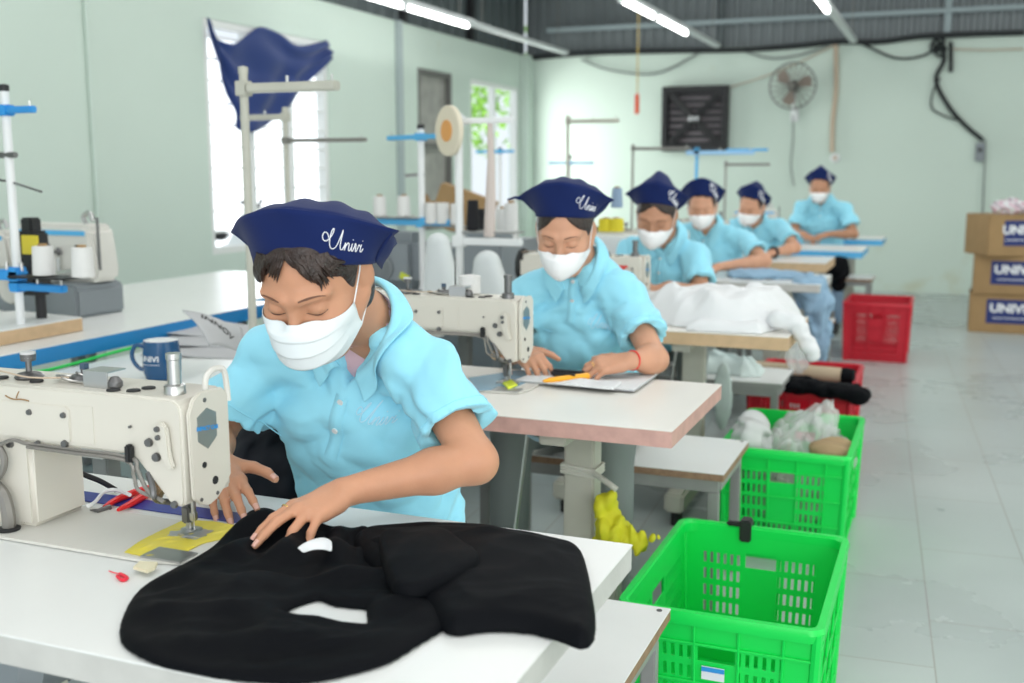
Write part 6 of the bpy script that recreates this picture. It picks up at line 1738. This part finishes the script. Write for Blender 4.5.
p = atY(38, 262, sy_ + .14); bx_ = thing('motor_box', 'black control box with a yellow label beside the overlock machine', 'control box', (p.x, sy_ + .12, zz(38, 300)))
MB().box((0, 0, .11), (.085, .08, .22), bev=.01).build('housing', M_black, bx_); MB().box((.0, 0, .24), (.05, .05, .05), bev=.006).build('knob', M_black, bx_)
MB().box((.035, -.043, .175), (.075, .006, .065), bev=.002).build('label', mat('yellow_label', (.75, .62, .05), .5), bx_); MB().cyl((0, .02, 0), (0, .02, TB - zz(38, 300)), .018).build('foot', M_black, bx_)

# cream stand beside the second table with a swinging arm
b0 = atY(248, 200, 3.0); sx_, sy_ = b0.x, 3.0
S2 = stand('tall cream thread stand with a horizontal arm in front of the barred window', (sx_, sy_, TC), atY(247, 72, sy_).z - TC, .014, M_frame,
      [(atY(290, 87, sy_).z - TC, (-.02, 0), (atY(338, 87, sy_).x - sx_, 0), .030, M_frame)], [], M_frame)
b0 = atY(288, 200, 4.3)
S3 = stand('cream thread stand with a slanting grey arm behind the tall cream one', (b0.x, 4.3, TZ), atY(246, 112, 4.3).z - TZ, .012, M_frame,
      [(atY(235, 118, 4.3).z - TZ, (-.24, .0), (.02, .0), .026, M_frame), (atY(338, 140, 4.3).z - TZ, (.0, .0), (.42, -.0), .018, M_wire)], [], M_frame)

# stand with blue arm and white cones behind the first worker's cap
b0 = atY(423, 300, 4.7); sx_ = b0.x
zf = lambda px, py, y=4.7: atY(px, py, y).z - TZ
xf = lambda px, y=4.7: atY(px, 150, y).x - sx_
S4 = stand('white thread stand with light blue arms and a row of white cones', (sx_, 4.7, TZ), zf(421, 128), .016, M_white,
      [(zf(421, 137), (xf(377), .12), (xf(455), -.12), .022, M_skyenamel), (zf(410, 222), (xf(376), 0), (xf(450), 0), .03, M_skyenamel)],
      [(zf(400, 220) + .012, (xf(370), 0), (xf(422), 0), .10, M_greyframe), (zf(440, 228) + .008, (xf(425), -.0), (xf(470), 0), .10, M_greyframe)], M_black)
MB().tube([(xf(405), 0, zf(405, 176)), (xf(425), 0, zf(425, 174))], .008, 6).build('thread_guide', M_steel, S4)
for i, (px, zpy, lab) in enumerate(((380, 220, 'white thread cone with a bare spindle, first behind the cap of the first worker'), (404, 220, 'white thread cone second from the cap of the first worker'), (432, 227, 'white thread cone just right of the white stand pole'), (443, 227, 'white thread cone third right of the first worker cap'), (457, 228, 'half hidden white thread cone behind the upright of the tape stand'))):
    p = atY(px, zpy, 4.7); cone((p.x, 4.7, p.z + (.016 if i < 2 else .014)), .108 if i < 2 else .11, .033, M_cotton, lab, 'white thread cones behind the first worker', .9)
# grey motor housing under it
p = atY(402, 252, 4.75); mo = thing('motor', 'grey cast motor housing standing on the white table', 'motor', (p.x, 4.75, TZ))
MB().box((0, 0, .15), (.27, .22, .28), bev=.05).build('housing', M_motor, mo)
MB().lathe([(.07, 0), (.07, .012), (.05, .016), (.05, .008), (0, .01)], c=(-.06, -.11, .12), R=Matrix.Rotation(PI / 2, 3, 'X')).build('fan_cover', mat('dark_grey_motor', (.17, .19, .2), .5), mo)
MB().box((.07, -.112, .08), (.05, .006, .03), rot=(0, .4, 0)).build('label', mat('yellow_green_label', (.55, .62, .05), .5), mo)
MB().box((0, 0, .008), (.3, .26, .016), bev=.004).build('foot_plate', M_motor, mo)

# tape-reel stand: white posts, a reel of tape, a beige strap and a black cone
b0 = atY(460, 300, 4.2); sx_, sy_ = b0.x, 4.2
zg = lambda py: atY(460, py, sy_).z - TZ
xg = lambda px: atY(px, 150, sy_).x - sx_
S5 = stand('white tape stand holding a cream reel of tape and a beige strap', (sx_, sy_, TZ), zg(118), .017, M_white,
      [(zg(121), (0, 0), (xg(514), 0), .024, M_white), (zg(241), (0, 0), (xg(522), 0), .030, M_white)], [(zg(232), (xg(452), .05), (xg(516), .05), .12, M_greyframe)], M_white)
rw = thing('tape_reel', 'round cream reel of tape on top of the white tape stand', 'reel', (sx_ - .03, sy_ - .03, TZ + zg(131)), .95)
MB().lathe([(.045, -.012), (.10, -.012), (.105, -.008), (.105, .008), (.10, .012), (.045, .012)], R=Matrix.Rotation(PI / 2, 3, 'Y'), n=36).build('tape', mat('cream_tape', (.72, .66, .52), .7), rw)
MB().lathe([(.01, -.016), (.045, -.016), (.045, .016), (.01, .016)], R=Matrix.Rotation(PI / 2, 3, 'Y'), n=24).build('hub', mat('orange_hub', (.72, .34, .1), .5), rw)
st = MB(); X_ = sx_ + xg(490)
st.tube([(X_, sy_, TZ + zg(124)), (X_ + .004, sy_, TZ + zg(160)), (X_ + .002, sy_, TZ + zg(200)), (X_ - .004, sy_, TZ + zg(236))], [.012, .016, .024, .026], 8)
setp(st.build('strap', mat('beige_strap', (.62, .54, .50), .8)), 'beige strap hanging down from the white tape stand', 'strap')
p = atY(473, 234, sy_ + .05); cone((p.x, sy_ + .05, TZ + zg(232) + .004), .14, .030, M_blackthread, 'tall black thread cone on the tray of the tape stand', 'black thread cones', .75)
p = atY(477, 205, sy_ + .4); cone((p.x, sy_ + .45, TZ + .30), .12, .028, M_blackthread, 'small black thread cone behind the tall black one', 'black thread cones', .8)
MBx = MB().box((p.x + .02, sy_ + .45, TZ + .15), (.22, .16, .30), bev=.01); setp(MBx.build('equipment_box', M_motor), 'grey box behind the tape stand carrying the small black cone', 'box')
p = atY(511, 228, 5.04); cone((p.x, 5.04, TZ + .241), .20, .04, M_cotton, 'tall white thread cone beside the second worker cap', 'white cones beside the second worker', .85)
p = atY(503, 222, 5.28); cone((p.x, 5.28, TZ + .241), .16, .04, M_cotton, 'white thread cone behind the tall white cone', 'white cones beside the second worker', .85)
p = atY(507, 232, 5.12); o = MB().box((0, 0, 0), (.22, .42, .24), bev=.01).build('cone_shelf', M_motor); o.location = (p.x - .02, 5.16, TZ + .1205); setp(o, 'grey box under the tall white thread cones beside the second worker', 'shelf')
# white bobbin and small screw post on the second machine, pale guard plates behind it
p = atY(470, 296, 2.76); tb = thing('thread_bobbin', 'small white thread spool on top of the second sewing machine', 'spool', (p.x, 2.76, TZ + .247))
MB().lathe([(.012, 0), (.030, .002), (.031, .05), (.012, .053)], n=22).build('thread', M_cotton, tb); MB().cyl((-.045, 0, 0), (-.045, 0, .10), .0025, n=6).build('pin', M_dsteel, tb)
# white table-top guards (folded pale sheets) seen between the stand posts
for (x0, x1, y_, lab, px) in ((425, 460, 3.9, 'pale upright guard panel left of the tape stand', 0), (470, 512, 4.08, 'pale upright guard panel under the tape stand', 1)):
    a = atY(x0, 300, y_); b = atY(x1, 300, y_); zt_ = atY(440, 234, y_).z if not px else atY(490, 252, y_).z
    hh = zt_ - TZ; cx_ = (a.x + b.x) / 2; hw = (b.x - a.x) / 2
    S = Sdf(); S.rc((cx_, y_, TZ + hh * .2), (cx_ - .015, y_, TZ + hh - hw * .55), hw * 1.05, hw * .62, .03)
    S.fn(lambda P, y_=y_: np.abs(P[:, 1] - y_) - .045, .03, 'i'); S.plane((0, 0, TZ + .001), (0, 0, -1), .004)
    o = sdf_obj('machine_guard', S, (a.x - .1, y_ - .08, TZ - .03), (b.x + .1, y_ + .08, zt_ + .05), .006, mat('pale_guard_plastic', (.66, .70, .70), .45))
    setp(o, lab, 'guard')
# small table under the tape stand
long_table(-2.6, -1.80, 3.72, 4.32, TZ, M_edge, 'small white table left of the third sewing table')
p = atZ(450, 300, TZ)
# cardboard box leaning by the shuttered window
cb = thing('cardboard_box', 'open brown cardboard box behind the thread stands', 'box', tuple(atY(464, 212, 6.2)), .35)
MB().box((0, 0, 0), (.36, .30, .26), rot=(0, .35, 0), bev=.005).build('carton', M_card, cb); MB().box((-.2, 0, .02), (.005, .28, .2), rot=(0, -.5, 0)).build('flap', M_card, cb)
MBx = MB().box((0, 0, 0), (.6, .5, atY(464, 226, 6.2).z - .12)); px_ = atY(464, 226, 6.2); o = MBx.build('cabinet', M_motor); o.location = (px_.x, 6.2, (px_.z - .12) / 2); setp(o, 'grey cabinet carrying the open cardboard box', 'cabinet')
# far stands and machines between the workers
def thin(px, py_top, px2, py2, y, m, lab, down=.0, extra=()):
    a = atY(px, py_top, y); b = atY(px2, py2, y)
    return stand(lab, (a.x, y, TZ), a.z - TZ, .008, m, [(a.z - TZ - .012, (0, 0), (b.x - a.x, 0), .02, m)] + list(extra), [], m)
thin(568, 119, 619, 128, 5.2, M_frame, 'thin grey thread stand with one arm above the second worker cap')
thin(633, 147, 690, 150, 7.2, M_wire, 'thin wire thread stand above the third worker cap')
thin(726, 163, 770, 165, 8.6, M_wire, 'thin wire thread stand above the fourth worker cap')
a = atY(697, 150, 8.0); stand('light blue armed thread stand under the exhaust fan', (a.x, 8.0, TZ), a.z - TZ + .02, .012, M_skyenamel, [(a.z - TZ - .02, (-.08, 0), (.42, 0), .03, mat('pale_blue_enamel', (.35, .6, .85), .4)), (a.z - TZ + .0, (.2, .1), (.5, .1), .02, M_skyenamel)], [])
a = atY(570, 158, 6.4); stand('white thread stand with a short light blue arm left of the wire stand', (a.x, 6.4, TZ), a.z - TZ, .008, M_white, [(a.z - TZ - .03, (-.14, 0), (.12, .1), .014, mat('pale_blue_enamel', (.35, .6, .85), .4))], [])
a = atY(500, 150, 7.0); stand('thread stand with a blue arm before the bright corner window', (a.x, 7.0, TZ), a.z - TZ, .012, M_white, [(a.z - TZ - .01, (-.2, .05), (.12, -.05), .018, M_skyenamel)], [])
p = atY(617, 195, 5.4); cone((p.x, 5.4, atY(617, 208, 5.4).z), .11, .032, mat('steel_blue_thread', (.28, .38, .52), .7), 'steel blue thread cone between the second and third workers', 'coloured thread cones')
for i, (px, lab) in enumerate(((606, 'yellow thread cone left of the third worker'), (616, 'yellow thread cone nearest the third worker'))):
    p = atY(px, 232, 5.4); cone((p.x, 5.4, p.z), .075, .042, mat('yellow_thread', (.72, .60, .03), .7), lab, 'coloured thread cones', .9)
pz = atY(612, 234, 5.4); mb = MB().box((0, 0, 0), (.34, .2, pz.z - TZ - .004), bev=.01); o = mb.build('cone_shelf', M_white); o.location = (pz.x - .02, 5.4, TZ + (pz.z - TZ) / 2 - .002); setp(o, 'white box shelf carrying the yellow thread cones', 'shelf')
long_table(-1.70, -1.18, 5.2, 5.65, TZ, M_edge, 'small white table behind the third worker')
q = atZ(765, 235, TZ); overlock((-1.42, 8.75, TZ), 0, 'pale overlock machine between the fifth and last workers', .9)
